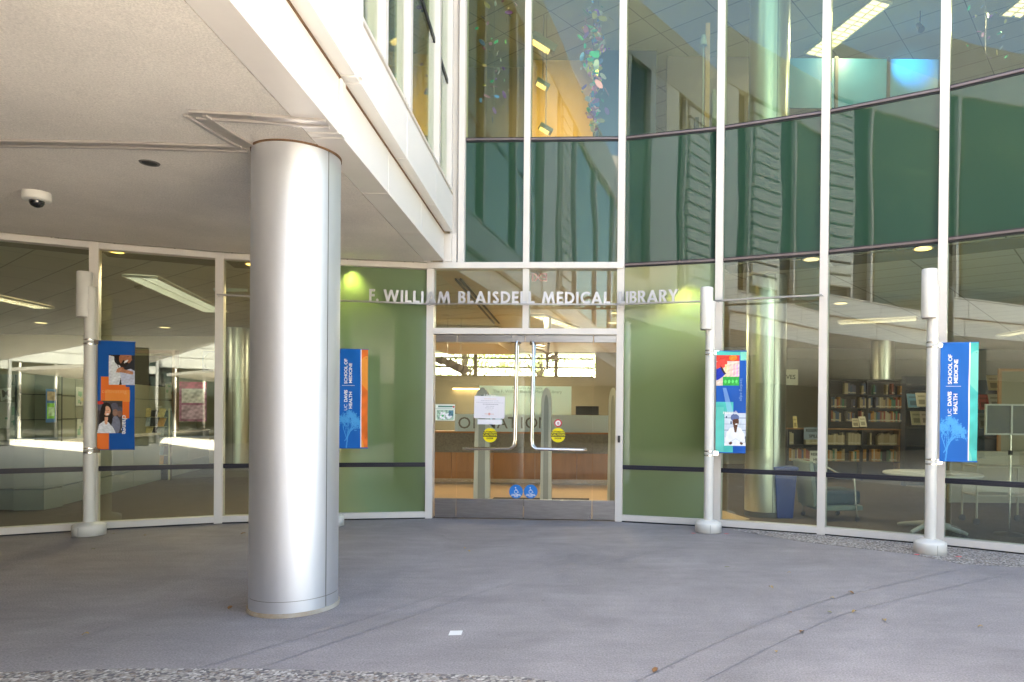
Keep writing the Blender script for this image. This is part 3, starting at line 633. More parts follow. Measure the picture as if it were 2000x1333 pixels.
# scored joints
JM = mat('joint groove', (.205, .19, .195), .9, col2=(.40, .38, .39), vscale=9)
def ribbon(pix, wdt=.008, z=.0045):
    W_ = [atz(x, y).xy for x, y in pix]
    # catmull-rom
    pts = []
    for k in range(len(W_)-1):
        p0 = W_[max(k-1, 0)]; p1 = W_[k]; p2 = W_[k+1]; p3 = W_[min(k+2, len(W_)-1)]
        for s in range(8):
            t = s/8; pts.append(.5*((2*p1)+(p2-p0)*t+(2*p0-5*p1+4*p2-p3)*t*t+(3*p1-p0-3*p2+p3)*t**3))
    pts.append(W_[-1]); v = []
    for k, p in enumerate(pts):
        d = (pts[min(k+1, len(pts)-1)]-pts[max(k-1, 0)]).normalized(); nn = Vector((-d.y, d.x))*wdt/2
        v += [(*(p+nn), z), (*(p-nn), z)]
    return MB().add(v, [(2*i, 2*i+1, 2*i+3, 2*i+2) for i in range(len(pts)-1)])
for pix in ([(-250, 1370), (0, 1286), (240, 1222), (484, 1158)], [(-200, 1380), (20, 1312), (250, 1250), (484, 1181)], [(387, 1306), (700, 1212), (1000, 1119), (1200, 1070), (1350, 1044)],
            [(505, 1306), (750, 1222), (1000, 1140), (1250, 1083), (1420, 1053)], [(1130, 1390), (1242, 1332), (1420, 1247), (1542, 1197), (1665, 1160), (1920, 1102)],
            [(1250, 1400), (1372, 1332), (1565, 1235), (1700, 1185), (1990, 1117)]):
    tag(ribbon(pix).build('pavement_joint', JM), kind='structure')
# ================================================================== SURROUNDINGS BEHIND THE CAMERA
SIDM = mat('ribbed metal siding', (.30, .30, .29), .5, var=.04, vscale=.6)
opp = thing('siding_building', 'pale metal sided building with ribbon windows across the court', 'building')
Y0 = -23.
def opp_wall(x0, x1, z0, z1, y=Y0, nm='siding_wall'):
    mb = MB(); mb.box(x0, x1, y-.3, y-.03, z0, z1)
    z = z0+.02
    while z < z1-.3: mb.box(x0+.01, x1-.01, y-.029, y, z, z+.56); z += .6
    return part(mb, nm, SIDM, opp)
opp_wall(-30, -9, 0, 14); opp_wall(-8.999, -3, 6.2, 16); opp_wall(-8.999, -3, 0, 1.2)
opp_wall(-2.999, 3, 0, 18); opp_wall(3.001, 16, 3.9, 7.2); opp_wall(16.001, 30, 0, 9.5)
DKG = mat('far dark glazing', (.02, .03, .028), .05, spec=.9)
for x0, x1, z0, z1 in ((-8.99, -3.01, 1.21, 6.19), (3.01, 15.99, .05, 3.89)):
    part(MB().box(x0, x1, Y0-.25, Y0-.2, z0, z1), 'glazing', DKG, opp)
    for x in np.arange(x0+.1, x1, 1.5): part(MB().box(x-.04, x+.04, Y0-.19, Y0-.05, z0, z1), 'mullion', WHITE, opp)
tow = thing('dark_reflection_block', 'dark glazed block added out of view across the court to darken the pane reflections', 'building')  # added out-of-view block; keeps bright sky and siding out of the reflections
part(MB().box(-1.85, 1.6, -19, -16.1, 0, 13.2), 'glazing', DKG, tow)
for x in (-1.82, -.7, .45, 1.57): part(MB().box(x-.05, x+.05, -16.095, -15.98, 0, 13.2), 'mullion', mat('block mullion', (.25, .25, .25), .5), tow)
for z in (3.2, 6.4, 9.6, 12.8): part(MB().box(-1.76, 1.51, -16.094, -16.0, z, z+.35), 'floor_band', SIDM, tow)
# sloped entrance canopy seen mirrored in the far left pane
can = thing('glass_canopy', 'white framed sloping canopy on slim posts before the siding building', 'canopy')
mb = MB(); mb.hexa([(4, -15, 3.4), (11, -15, 2.7), (11, -22.5, 2.7), (4, -22.5, 3.4)], [(4, -15, 3.55), (11, -15, 2.85), (11, -22.5, 2.85), (4, -22.5, 3.55)]); part(mb, 'roof', WHITE, can)
for x, z in ((4.3, 3.36), (10.7, 2.72)):
    part(MB().cyl((x, -15.4), .07, 0, z, 16), 'post', POLEW, can)
# trees
LEAFG = [mat('leaf green', (.07, .12, .03), .6, var=.3, vscale=1.5), mat('leaf light green', (.12, .17, .04), .6, var=.3, vscale=1.5)]
for m_ in LEAFG:
    t_ = m_.node_tree; b_ = t_.nodes['Principled BSDF']; tl_ = t_.nodes.new('ShaderNodeBsdfTranslucent'); tl_.inputs[0].default_value = (.55, .68, .28, 1); mx_ = t_.nodes.new('ShaderNodeMixShader'); mx_.inputs[0].default_value = .6
    t_.links.new(b_.outputs[0], mx_.inputs[1]); t_.links.new(tl_.outputs[0], mx_.inputs[2]); t_.links.new(mx_.outputs[0], t_.nodes['Material Output'].inputs[0])
BARK = mat('bark', (.10, .075, .05), .9, var=.3, vscale=6)
def make_tree(h=8., rad=3.2, n=2100, seed=1):
    r = np.random.default_rng(seed); t = thing('leafy_tree', None, 'tree')
    mb = MB(); mb.tube([(0, 0, -.2), (.05, 0, h*.25), (-.05, .06, h*.45), (.05, 0, h*.8)], .2, 10, rs=[.24, .18, .13, .04])
    cl = []
    for k in range(16):
        a = r.uniform(0, 6.28); el = r.uniform(.1, 1.2); L_ = rad*r.uniform(.5, .95); z0 = h*r.uniform(.3, .6)
        tip = Vector((math.cos(a)*L_*math.cos(el), math.sin(a)*L_*math.cos(el), z0+L_*math.sin(el)))
        mb.tube([(0, 0, z0), tip*.5+Vector((0, 0, z0*.5+.1)), tip], .05, 6, rs=[.045, .028, .01]); cl.append(tip)
    part(mb, 'trunk', BARK, t, world=False)
    for k in range(26):
        a = r.uniform(0, 6.28); q = r.uniform(0, 1)**.5*rad*.85; cl.append(Vector((q*math.cos(a), q*math.sin(a), h*r.uniform(.45, .98)*(1-.12*q/rad))))
    V = []; Fc = []; mi = []
    for i in range(n):
        c = cl[r.integers(len(cl))]; p = np.array(c)+r.normal(0, .42, 3)*(1, 1, .7); s = r.uniform(.07, .15)
        a = r.normal(0, 1, 3); a /= np.linalg.norm(a); b = np.cross(a, r.normal(0, 1, 3)); b /= np.linalg.norm(b)
        k = len(V); V += [p-a*s, p+b*s*.5, p+a*s, p-b*s*.5]; Fc.append((k, k+1, k+2, k+3)); mi.append(int(r.random() < .4))
    m2 = MB(); m2.v = [tuple(x) for x in V]; m2.f = Fc; m2.mi = mi; m2.sm = [False]*len(Fc)
    part(m2, 'crown', LEAFG, t, world=False)
    return t
tr = make_tree()
for k, (x, y, s, rz, lb_) in enumerate(((-6.5, 31, 1., 0, 'leafy green tree outside the back windows, left of the door handles'), (-3.3, 34, 1.15, 2., 'sunlit tree outside the back windows, between the door handles'), (.6, 32, .72, 4., 'short bushy tree outside the back windows at the right door'),
                                      (-11, 33, 1.1, 1., 'tree outside the back windows, hidden beyond the left sidelight'), (-9.5, -17, 1.0, 3., 'tree by the siding building across the court'), (13, -17, .9, 5., 'tree by the canopy across the court'))):
    o = tr if k == 0 else copy_tree(tr); o.location = (x, y, -.05); o.scale = (s, s, s); o.rotation_euler.z = rz; tag(o, lb_, 'tree', 'trees around the library')
# ================================================================== FLAT ARTWORK RASTERS (banner faces, posters)
class Art:                            # colour per cell, x right, y up, in metres
    def __init__(s, w_, h_, cell, col): s.w, s.h, s.c = w_, h_, cell; s.nx, s.ny = int(round(w_/cell)), int(round(h_/cell)); s.im = np.ones((s.ny, s.nx, 3))*np.array(col); s.X, s.Y = np.meshgrid((np.arange(s.nx)+.5)/s.nx*w_, (np.arange(s.ny)+.5)/s.ny*h_)
    def mask(s, m, col, a=1.): s.im[m] = s.im[m]*(1-a)+np.array(col)*a; return s
    def rect(s, x0, y0, x1, y1, col, a=1.): return s.mask((s.X >= x0) & (s.X < x1) & (s.Y >= y0) & (s.Y < y1), col, a)
    def ell(s, cx, cy, rx, ry, col, rot=0., clip=None, a=1.):
        c, n = math.cos(rot), math.sin(rot); dx, dy = s.X-cx, s.Y-cy; m = ((dx*c+dy*n)/rx)**2+((-dx*n+dy*c)/ry)**2 < 1
        if clip: m &= (s.X >= clip[0]) & (s.X < clip[2]) & (s.Y >= clip[1]) & (s.Y < clip[3])
        return s.mask(m, col, a)
    def poly(s, pts, col, clip=None, a=1.):
        m = np.zeros(s.X.shape, bool); n = len(pts)
        for i in range(n):
            (x0, y0), (x1, y1) = pts[i], pts[(i+1) % n]
            if y0 == y1: continue
            k = ((y0 > s.Y) != (y1 > s.Y)) & (s.X < (x1-x0)*(s.Y-y0)/(y1-y0)+x0); m ^= k
        if clip: m &= (s.X >= clip[0]) & (s.X < clip[2]) & (s.Y >= clip[1]) & (s.Y < clip[3])
        return s.mask(m, col, a)
    def line(s, p, q, w_, col, a=1., clip=None):
        p, q = np.array(p), np.array(q); d = q-p; t = np.clip(((s.X-p[0])*d[0]+(s.Y-p[1])*d[1])/max(1e-9, d@d), 0, 1)
        m = np.hypot(s.X-p[0]-t*d[0], s.Y-p[1]-t*d[1]) < w_/2
        if clip: m &= (s.X >= clip[0]) & (s.X < clip[2]) & (s.Y >= clip[1]) & (s.Y < clip[3])
        return s.mask(m, col, a)
    def noise(s, x0, y0, x1, y1, amp, sc_=.03, seed=0):
        r = np.random.default_rng(seed); n = np.zeros(s.X.shape)
        for k in range(7): a = r.uniform(0, 6.28); f = 2*math.pi/(sc_*r.uniform(.6, 2.5)); n += np.sin((s.X*math.cos(a)+s.Y*math.sin(a))*f+r.uniform(0, 6.28))
        m = (s.X >= x0) & (s.X < x1) & (s.Y >= y0) & (s.Y < y1); s.im[m] *= (1+amp*n[m]/3)[:, None]; return s
    def mesh(s, name, m, disp=lambda x, y: 0., thick=.002, parent=None, back=(.5, .5, .5)):
        nx, ny = s.nx, s.ny; xs = np.linspace(0, s.w, nx+1); ys = np.linspace(0, s.h, ny+1)
        V = [(x, y, disp(x, y)) for y in ys for x in xs]; nv = len(V)
        F_ = [(j*(nx+1)+i, j*(nx+1)+i+1, (j+1)*(nx+1)+i+1, (j+1)*(nx+1)+i) for j in range(ny) for i in range(nx)]
        V += [(x, y, disp(x, y)-thick) for y in ys for x in xs]
        g_ = lambda i, j, k: k*nv+j*(nx+1)+i
        F_ += [(g_(i, j, 1), g_(i, j+1, 1), g_(i+1, j+1, 1), g_(i+1, j, 1)) for j in range(ny) for i in range(nx)]
        for i in range(nx):
            for j in (0, ny): F_.append((g_(i, j, 0), g_(i+1, j, 0), g_(i+1, j, 1), g_(i, j, 1)))
        for j in range(ny):
            for i in (0, nx): F_.append((g_(i, j, 0), g_(i, j+1, 0), g_(i, j+1, 1), g_(i, j, 1)))
        me = bpy.data.meshes.new(name); me.from_pydata(V, [], F_); me.materials.append(m)
        ca = me.color_attributes.new('col', 'FLOAT_COLOR', 'CORNER')
        col = np.ones((len(me.loops), 4)); n4 = nx*ny*4; col[:n4, :3] = np.repeat(np.clip(s.im, 0, 1).reshape(-1, 3), 4, axis=0); col[n4:, :3] = back
        ca.data.foreach_set('color', col.ravel().astype(np.float32))
        me.polygons.foreach_set('use_smooth', [True]*(nx*ny)+[False]*(len(F_)-nx*ny))
        o = bpy.data.objects.new(name, me); sc.collection.objects.link(o)
        if parent: o.parent = parent
        return o
VINYL = vcol_mat('printed vinyl', .55); VINYL.node_tree.nodes['Principled BSDF'].inputs['Specular IOR Level'].default_value = .25; PAPER = vcol_mat('printed paper', .7)
def lin3(r_, g_, b_): f = lambda c: ((c/255+.055)/1.055)**2.4 if c > 10 else c/3294; return (f(r_), f(g_), f(b_))
BL = lin3(0, 86, 168); BL2 = lin3(28, 122, 190); OR = lin3(240, 120, 50); OR2 = lin3(250, 165, 70); TEAL = lin3(70, 190, 180); TEAL2 = lin3(125, 215, 195); WH = (.85, .85, .86)
SK1 = lin3(170, 110, 80); SK2 = lin3(225, 170, 140); SK3 = lin3(95, 60, 42); HAIR = lin3(35, 25, 22)
BW, BH = .45, 1.37
def art_change():
    a = Art(BW, BH, .005, BL); a.noise(0, 0, BW, BH, .07, .5, 3)
    def Y(v): return BH*(1-v)         # v = fraction from the top
    a.rect(.04, Y(.56), .34, Y(.33), OR); a.rect(.30, Y(.71), .385, Y(.42), OR); a.rect(.0, 0, .14, Y(.85), OR); a.rect(.09, Y(.56), .39, Y(.45), lin3(245, 150, 70))
    c = (.135, Y(.40), BW, Y(.125)); a.rect(*c, lin3(40, 42, 48))   # upper photograph: smiling person in a white coat, hands at the chest
    a.poly([(.135, Y(.40)), (.135, Y(.13)), (.20, Y(.14)), (.30, Y(.26)), (.26, Y(.40))], lin3(222, 226, 232), c); a.poly([(.29, Y(.40)), (.27, Y(.28)), (.40, Y(.25)), (.45, Y(.27)), (.45, Y(.40))], lin3(196, 202, 225), c)
    a.ell(.275, Y(.165), .075, .075, HAIR, 0, c); a.ell(.335, Y(.155), .075, .085, SK1, -.5, c); a.poly([(.27, Y(.22)), (.31, Y(.17)), (.38, Y(.20)), (.34, Y(.235))], HAIR, c); a.ell(.345, Y(.183), .032, .012, WH, .7, c); a.ell(.365, Y(.137), .008, .005, HAIR, 0, c); a.ell(.40, Y(.165), .018, .012, SK1, 0, c)
    a.ell(.275, Y(.262), .05, .03, SK1, .4, c); a.poly([(.28, Y(.25)), (.43, Y(.275)), (.43, Y(.305)), (.28, Y(.285))], lin3(190, 130, 100), c); a.line((.20, Y(.14)), (.255, Y(.24)), .008, (.02, .02, .03), 1, c)
    for k in range(4): a.line((.25+k*.012, Y(.25)), (.225+k*.012, Y(.285)), .009, lin3(200, 140, 110), 1, c)
    a.noise(*c, .12, .05, 5)
    c = (.0, Y(.85), .30, Y(.55)); a.rect(*c, lin3(70, 66, 68))      # lower photograph: long haired person, others behind
    for x, y, r_ in ((.20, .60, .045), (.265, .63, .04), (.02, .60, .04)): a.ell(x, Y(y)-.01, r_, r_*1.2, lin3(90, 90, 105), 0, c)
    a.ell(.21, Y(.66), .032, .045, lin3(150, 115, 100), 0, c); a.ell(.265, Y(.67), .03, .04, lin3(140, 105, 92), 0, c); a.ell(.215, Y(.78), .06, .12, lin3(120, 125, 145), 0, c)
    a.ell(.03, Y(.57), .04, .02, lin3(220, 60, 50), 0, c)
    a.ell(.105, Y(.655), .07, .12, HAIR, 0, c); a.ell(.13, Y(.73), .05, .12, HAIR, -.15, c); a.ell(.06, Y(.74), .04, .12, HAIR, .1, c)
    a.poly([(.0, Y(.85)), (.02, Y(.77)), (.08, Y(.735)), (.13, Y(.75)), (.19, Y(.80)), (.22, Y(.85))], lin3(225, 228, 236), c); a.poly([(.085, Y(.70)), (.125, Y(.70)), (.12, Y(.76)), (.1, Y(.775)), (.085, Y(.755))], SK2, c)
    a.ell(.112, Y(.645), .042, .062, SK2, 0, c); a.poly([(.06, Y(.60)), (.10, Y(.59)), (.085, Y(.68)), (.065, Y(.70))], HAIR, c); a.ell(.12, Y(.675), .02, .008, WH, .1, c); a.ell(.098, Y(.64), .006, .004, HAIR, 0, c); a.ell(.128, Y(.64), .006, .004, HAIR, 0, c); a.ell(.114, Y(.655), .006, .01, lin3(200, 140, 112), 0, c)
    a.noise(*c, .10, .04, 6)
    return a
def art_research():
    a = Art(BW, BH, .005, lin3(0, 84, 172)); a.noise(0, 0, BW, BH, .06, .4, 8)
    def Y(v): return BH*(1-v)
    a.rect(0, Y(.04), BW, BH, TEAL); a.rect(.36, Y(.09), BW, BH, TEAL2); a.rect(0, 0, .26, Y(.50), TEAL); a.noise(0, 0, .26, Y(.50), .12, .15, 4); a.rect(.0, 0, .12, Y(.55), TEAL2, .3)
    c = (0, Y(.34), .345, Y(.04)); a.rect(*c, lin3(225, 205, 190))      # test tubes and a blue gloved hand
    a.rect(0, Y(.10), .345, Y(.04), lin3(225, 60, 45)); a.ell(.25, Y(.065), .06, .04, lin3(245, 130, 40), 0, c); a.ell(.07, Y(.13), .10, .06, lin3(230, 70, 60), .4, c)
    for k in range(5): a.rect(.13+k*.042, Y(.26), .155+k*.042, Y(.13), lin3(235, 215-12*k, 150+15*k))
    a.rect(.10, Y(.34), .345, Y(.25), lin3(40, 165, 70)); 
    for k in range(4): a.ell(.14+k*.055, Y(.30), .018, .025, lin3(90, 215, 110), 0, c)
    a.poly([(0, Y(.29)), (0, Y(.18)), (.06, Y(.16)), (.15, Y(.22)), (.10, Y(.25)), (.04, Y(.28))], lin3(25, 50, 170), c); a.poly([(.06, Y(.14)), (.10, Y(.17)), (.14, Y(.22)), (.12, Y(.23)), (.07, Y(.18))], lin3(50, 35, 40), c)
    a.noise(*c, .15, .03, 9)
    a.poly([(.10, Y(.36)), (.15, Y(.36)), (.26, Y(.60)), (.17, Y(.60))], lin3(150, 190, 230), None, .5)
    c = (.13, Y(.93), BW, Y(.61)); a.rect(*c, lin3(205, 215, 228))      # person in a white coat with a headband, arms folded
    for k in range(5): a.rect(.13, Y(.66+k*.06), BW, Y(.655+k*.06), lin3(120, 135, 160)); a.rect(.15+k*.07, Y(.66+.06*k), .17+k*.07, Y(.64+.05*k), lin3(60, 80, 110))
    a.poly([(.13, Y(.93)), (.16, Y(.80)), (.22, Y(.755)), (.30, Y(.74)), (.38, Y(.76)), (.43, Y(.82)), (.45, Y(.93))], lin3(238, 240, 245), c); a.poly([(.26, Y(.72)), (.33, Y(.72)), (.31, Y(.80)), (.285, Y(.80))], SK3, c)
    a.ell(.285, Y(.655), .062, .052, lin3(90, 105, 150), -.2, c); a.ell(.298, Y(.695), .047, .062, SK3, -.1, c); a.poly([(.24, Y(.675)), (.345, Y(.66)), (.345, Y(.635)), (.24, Y(.64))], lin3(95, 110, 155), c); a.ell(.31, Y(.718), .02, .008, WH, .1, c); a.ell(.285, Y(.69), .005, .004, (.01, .01, .01), 0, c); a.ell(.318, Y(.688), .005, .004, (.01, .01, .01), 0, c)
    a.ell(.225, Y(.905), .025, .02, SK3, .5, c); a.ell(.385, Y(.905), .025, .02, SK3, -.5, c); a.line((.20, Y(.90)), (.30, Y(.86)), .006, lin3(200, 205, 215), 1, c); a.line((.40, Y(.90)), (.30, Y(.86)), .006, lin3(200, 205, 215), 1, c)
    a.noise(*c, .05, .05, 10)
    return a
def art_school(edge1, edge2, x0=0.):
    a = Art(BW, BH, .005, lin3(0, 100, 186)); a.noise(0, 0, BW, BH, .05, .5, 11)
    r = np.random.default_rng(5); lt = lin3(70, 160, 222)
    def br(p, ang, L_, w_, dep):
        q = (p[0]+L_*math.cos(ang), p[1]+L_*math.sin(ang)); a.line(p, q, w_, lt, .75)
        if dep == 0:
            for k in range(3): a.ell(q[0]+r.uniform(-.02, .02), q[1]+r.uniform(-.02, .02), .010, .006, lt, r.uniform(0, 3), None, .7)
            return
        for k in range(3 if dep > 2 else 2): br(q, ang+r.uniform(-.75, .75), L_*r.uniform(.65, .85), max(.004, w_*.6), dep-1)
    br((.07+x0, -.02), 1.45, .13, .02, 5); br((.05+x0, .1), 1.0, .12, .014, 5)
    e = .35; a.rect(e-.008, 0, BW, BH, WH); a.rect(e+.004, 0, BW, BH, edge1)
    a.noise(e+.004, 0, BW, BH, .12, .2, 12); m = (a.X > e+.004) & (np.sin(a.Y*7+1)+np.sin(a.Y*3.1+a.X*9) > .5); a.mask(m, edge2, .8)
    return a
WHT = mat('white lettering', (.82, .82, .82), .5); GHOST = mat('faint lettering', lin3(250, 190, 130), .5); GHOSTB = mat('faint blue lettering', lin3(150, 190, 225), .5)
ZB0 = 1.08
def make_pole(x, y, label, tangent, art, words, lamp_ang, grp='white lamp poles with banners in front of the glass', hinge=.085):
    t = thing('lamp_pole', label, 'lamp pole', (x, y, 0), grp)
    hd = Vector((x, y)).normalized()
    mb = MB().lathe((0, 0, 0), [(.168, .004), (.178, .006), (.178, .125), (.172, .135), (.13, .155), (.07, .172)], 40)
    part(mb, 'base_drum', POLEW, t, world=False)
    part(MB().box(-.003, .003, -.180, -.1775, .01, .12), 'seam', mat('seam', (.35, .34, .32), .6), t, world=False)
    part(MB().cyl((0, 0), .063, .15, 3.05, 28), 'pole', POLEW, t, world=False)
    ox, oy = -.055, -.02
    part(MB().lathe((ox, oy, 0), [(.082, 2.74), (.086, 2.75), (.086, 3.29), (.080, 3.305), (.02, 3.312)], 32), 'lamp_housing', POLEW, t, world=False)
    part(MB().cyl((ox, oy),   .075, 2.73, 2.739, 24), 'lamp_lens', mat('lamp lens', (.25, .22, .2), .3), t, world=False)
    part(MB().cyl((0, 0), .066, 3.02, 3.12, 24), 'cap', POLEW, t, world=False)
    for z in (ZB0-.02, ZB0+BH-.03):
        mb = MB()
        for dz in (-.025, .03): mb.cyl((0, 0), .0665, z+dz, z+dz+.016, 24)
        mb.box(.055, .12, -.02, .02, z-.02, z+.04); mb.tube([(.06, -.05, z+.05), (.03, -.085, z), (-.02, -.075, z-.01)], .004, 6)
        part(mb, 'clamp_bracket', STEELH, t, world=False)
    # banner is a thing of its own, hung from the pole
    tv = Vector((math.cos(tangent), math.sin(tangent)))
    b = thing('hanging_banner', words['label'], 'banner', (x+tv.x*hinge+0*hd.x, y+tv.y*hinge, ZB0), 'printed cloth banners on the lamp poles', tangent)
    b.rotation_euler = (0, 0, tangent); b.scale = (.89, 1, 1)
    ph = random.uniform(0, 6)
    def disp(u, v): return .006*math.sin(u*9+v*3+ph)+.004*math.sin(v*7-u*5+ph)+.003*math.sin(u*23+v*11)*(1-abs(v/BH-.5))
    o = art.mesh('banner_cloth', VINYL, disp, .002, b); o.rotation_euler = (R(90), 0, 0)
    for s, sz, px_, py_, rot, bold, m, sp in words['t']:
        cu = text_obj(s, sz, m, 'lettering', None, Matrix.Translation((px_, py_, 0)) @ Matrix.Rotation(rot, 4, 'Z'), .0004, bold, space=sp)
        for v in cu.data.vertices: v.co.z += disp(v.co.x, v.co.y)+.0022
        cu.parent = b; cu.rotation_euler = (R(90), 0, 0)
    if words.get('rule'):
        x0, x1, yy = words['rule']; mb = MB()
        for k in range(8):
            u0, u1 = x0+(x1-x0)*k/8, x0+(x1-x0)*(k+1)/8
            for u in (u0,): mb.add([(u0, yy-.002, disp(u0, yy)+.003), (u1, yy-.002, disp(u1, yy)+.003), (u1, yy+.002, disp(u1, yy)+.003), (u0, yy+.002, disp(u0, yy)+.003)], [(0, 1, 2, 3)])
        o = part(mb, 'rule_line', WHT, b, world=False); o.rotation_euler = (R(90), 0, 0)
    for zz, nm in ((0, 0), (BH, 1)):
        part(MB().tube([(-.03, .004, zz), (BW+.004, .004, zz)], .008, 8), 'banner_arm', mat('banner hem', BL, .5) if 'school' not in words else mat('banner hem light', lin3(0, 100, 186), .5), b, world=False)
    for zz in (.14, BH-.12): part(MB().lathe((BW-.025, -.012, zz), [(.0, 0), (.007, .0), (.007, .004)], 12), 'grommet', DARK, b, world=False).rotation_euler = (0, 0, 0)
    return t
V90 = R(90)
sch = [('UC', .064, .120, .565, V90, -.0002, WHT, .95), ('DAVIS', .064, .120, .722, V90, .0022, WHT, .95), ('HEALTH', .064, .190, .665, V90, .0018, WHT, 1.), ('SCHOOL OF', .064, .120, 1.065, V90, .0014, WHT, .95), ('MEDICINE', .064, .190, 1.04, V90, .0014, WHT, .95)]
make_pole(-6.49, 8.47, 'leftmost white lamp pole, left of the big column', R(20), art_change(), dict(label='blue and orange banner with two photographs, reading change', t=[('change', .088, .325, .315, -V90, .0018, WHT, 1.), ('cultivating', .066, .20, .735, 0, -.0012, GHOST, 1.1)]), 0, hinge=.08)
make_pole(-3.80, 9.32, 'lamp pole hidden behind the big silver column', R(8), art_school(OR, OR2, .06), dict(label='blue banner with an orange edge, half hidden by the big column', school=1, t=sch, rule=(.06, .25, .868)), 0)
make_pole(1.40, 9.12, 'white lamp pole right of the entrance doors', R(-8), art_research(), dict(label='teal and blue banner with a lab photograph, reading research', t=[('research', .062, .215, BH*(1-.605), 0, .0016, WHT, 1.), ('leading-edge', .058, .375, BH*.62, -V90, -.001, GHOSTB, 1.05)]), 0)
make_pole(3.80, 7.86, 'rightmost white lamp pole, beside the gravel', R(-14), art_school(TEAL, TEAL2), dict(label='blue banner with a teal edge and a pale tree, at the right', school=1, t=sch, rule=(.07, .25, .868)), 0)
for x, y in ((1.18, 9.0), (1.62, 8.98), (3.6, 7.75), (4.03, 7.66)):
    m_ = MB(); pts = [(x+.03*math.cos(a_)*random.uniform(.6, 1.4), y+.018*math.sin(a_)*random.uniform(.6, 1.4)) for a_ in np.linspace(0, 5.8, 9)]
    m_.hexa([(p[0], p[1], .0045) for p in pts], [(p[0], p[1], .0065) for p in pts]); tag(m_.build('paint_mark', mat('red spray paint', (.75, .12, .14), .8)), 'small red spray paint mark on the paving at a pole base', 'paint mark', 'red marks beside the pole bases')
# ================================================================== THE SIGN OVER THE DOOR
sign = thing('entrance_sign', 'long bar sign in silver capitals reading F. WILLIAM BLAISDELL MEDICAL LIBRARY', 'sign')
SD = .16
path = [off(3, SD), (P[3]+P[4])/2+seg(P[3], P[4])[1]*(SD+.012), off(4, SD), (P[4]+P[5])/2+seg(P[4], P[5])[1]*(SD+.012), off(5, SD)+Vector((0, .01)), BAYM+Vector((-.7, -SD+.0)), BAYM+Vector((.7, -SD-.02)), off(6, SD), (P[6]+P[7])/2+seg(P[6], P[7])[1]*(SD+.012), off(7, SD), (P[7]+P[8])/2+seg(P[7], P[8])[1]*(SD+.012), off(8, SD)]
cum = [0.]
for a_, b_ in zip(path[:-1], path[1:]): cum.append(cum[-1]+(b_-a_).length)
def on_path(s):
    for k in range(len(path)-1):
        if s <= cum[k+1] or k == len(path)-2:
            t = (path[k+1]-path[k]).normalized(); return path[k]+t*(s-cum[k]), t
def s_of_px(px):
    lo, hi = 0, cum[-1]
    for _ in range(50):
        m_ = (lo+hi)/2; q, _t = on_path(m_); x_ = q.x/q.y*FPX+1000+SX+1.9
        if x_ > px: hi = m_
        else: lo = m_
    return m_
ZS = aty(1030, 594.5, 9.83).z
sm = [on_path(s)[0] for s in np.linspace(0, cum[-1], 60)]
mb = MB(); vv = []
for k, q in enumerate(sm):
    t = (sm[min(k+1, 59)]-sm[max(k-1, 0)]).normalized(); n_ = Vector((t.y, -t.x))
    for dn, dz in ((.03, -.012), (.03, .008), (-.03, .008), (-.03, -.012)): p_ = q+n_*dn; vv.append((p_.x, p_.y, ZS+dz))
mb.add(vv, [(4*k+i, 4*k+(i+1) % 4, 4*k+4+(i+1) % 4, 4*k+4+i) for k in range(59) for i in range(4)]+[(0, 1, 2, 3), (236, 237, 238, 239)])
part(mb, 'sign_bar', mat('sign bar metal', (.42, .41, .42), .3, metal=.8), sign)
for k in (3, 4, 5, 6, 7, 8):
    t_ = node_M(k) @ Vector((0, .036, 0)); u_ = node_M(k) @ Vector((0, SD-.028, 0)); part(MB().tube([(t_.x, t_.y, ZS-.002), (u_.x, u_.y, ZS-.002)], .007, 8), 'bracket', STEEL, sign)
LM = mat('sign letter metal', (.58, .57, .59), .42, metal=.35)
S_ = .2
def arc(cx, cy, rx, ry, a0, a1, n=14): return [(cx+rx*math.cos(R(a0+(a1-a0)*i/n)), cy+ry*math.sin(R(a0+(a1-a0)*i/n))) for i in range(n+1)]
def stroke(pts, w_):
    L_, Rr = [], []
    for k, p in enumerate(pts):
        a_ = pts[max(k-1, 0)]; b_ = pts[min(k+1, len(pts)-1)]; d = Vector((b_[0]-a_[0], b_[1]-a_[1])).normalized(); n_ = Vector((-d.y, d.x))*w_/2
        L_.append((p[0]+n_.x, p[1]+n_.y)); Rr.append((p[0]-n_.x, p[1]-n_.y))
    return L_+Rr[::-1]
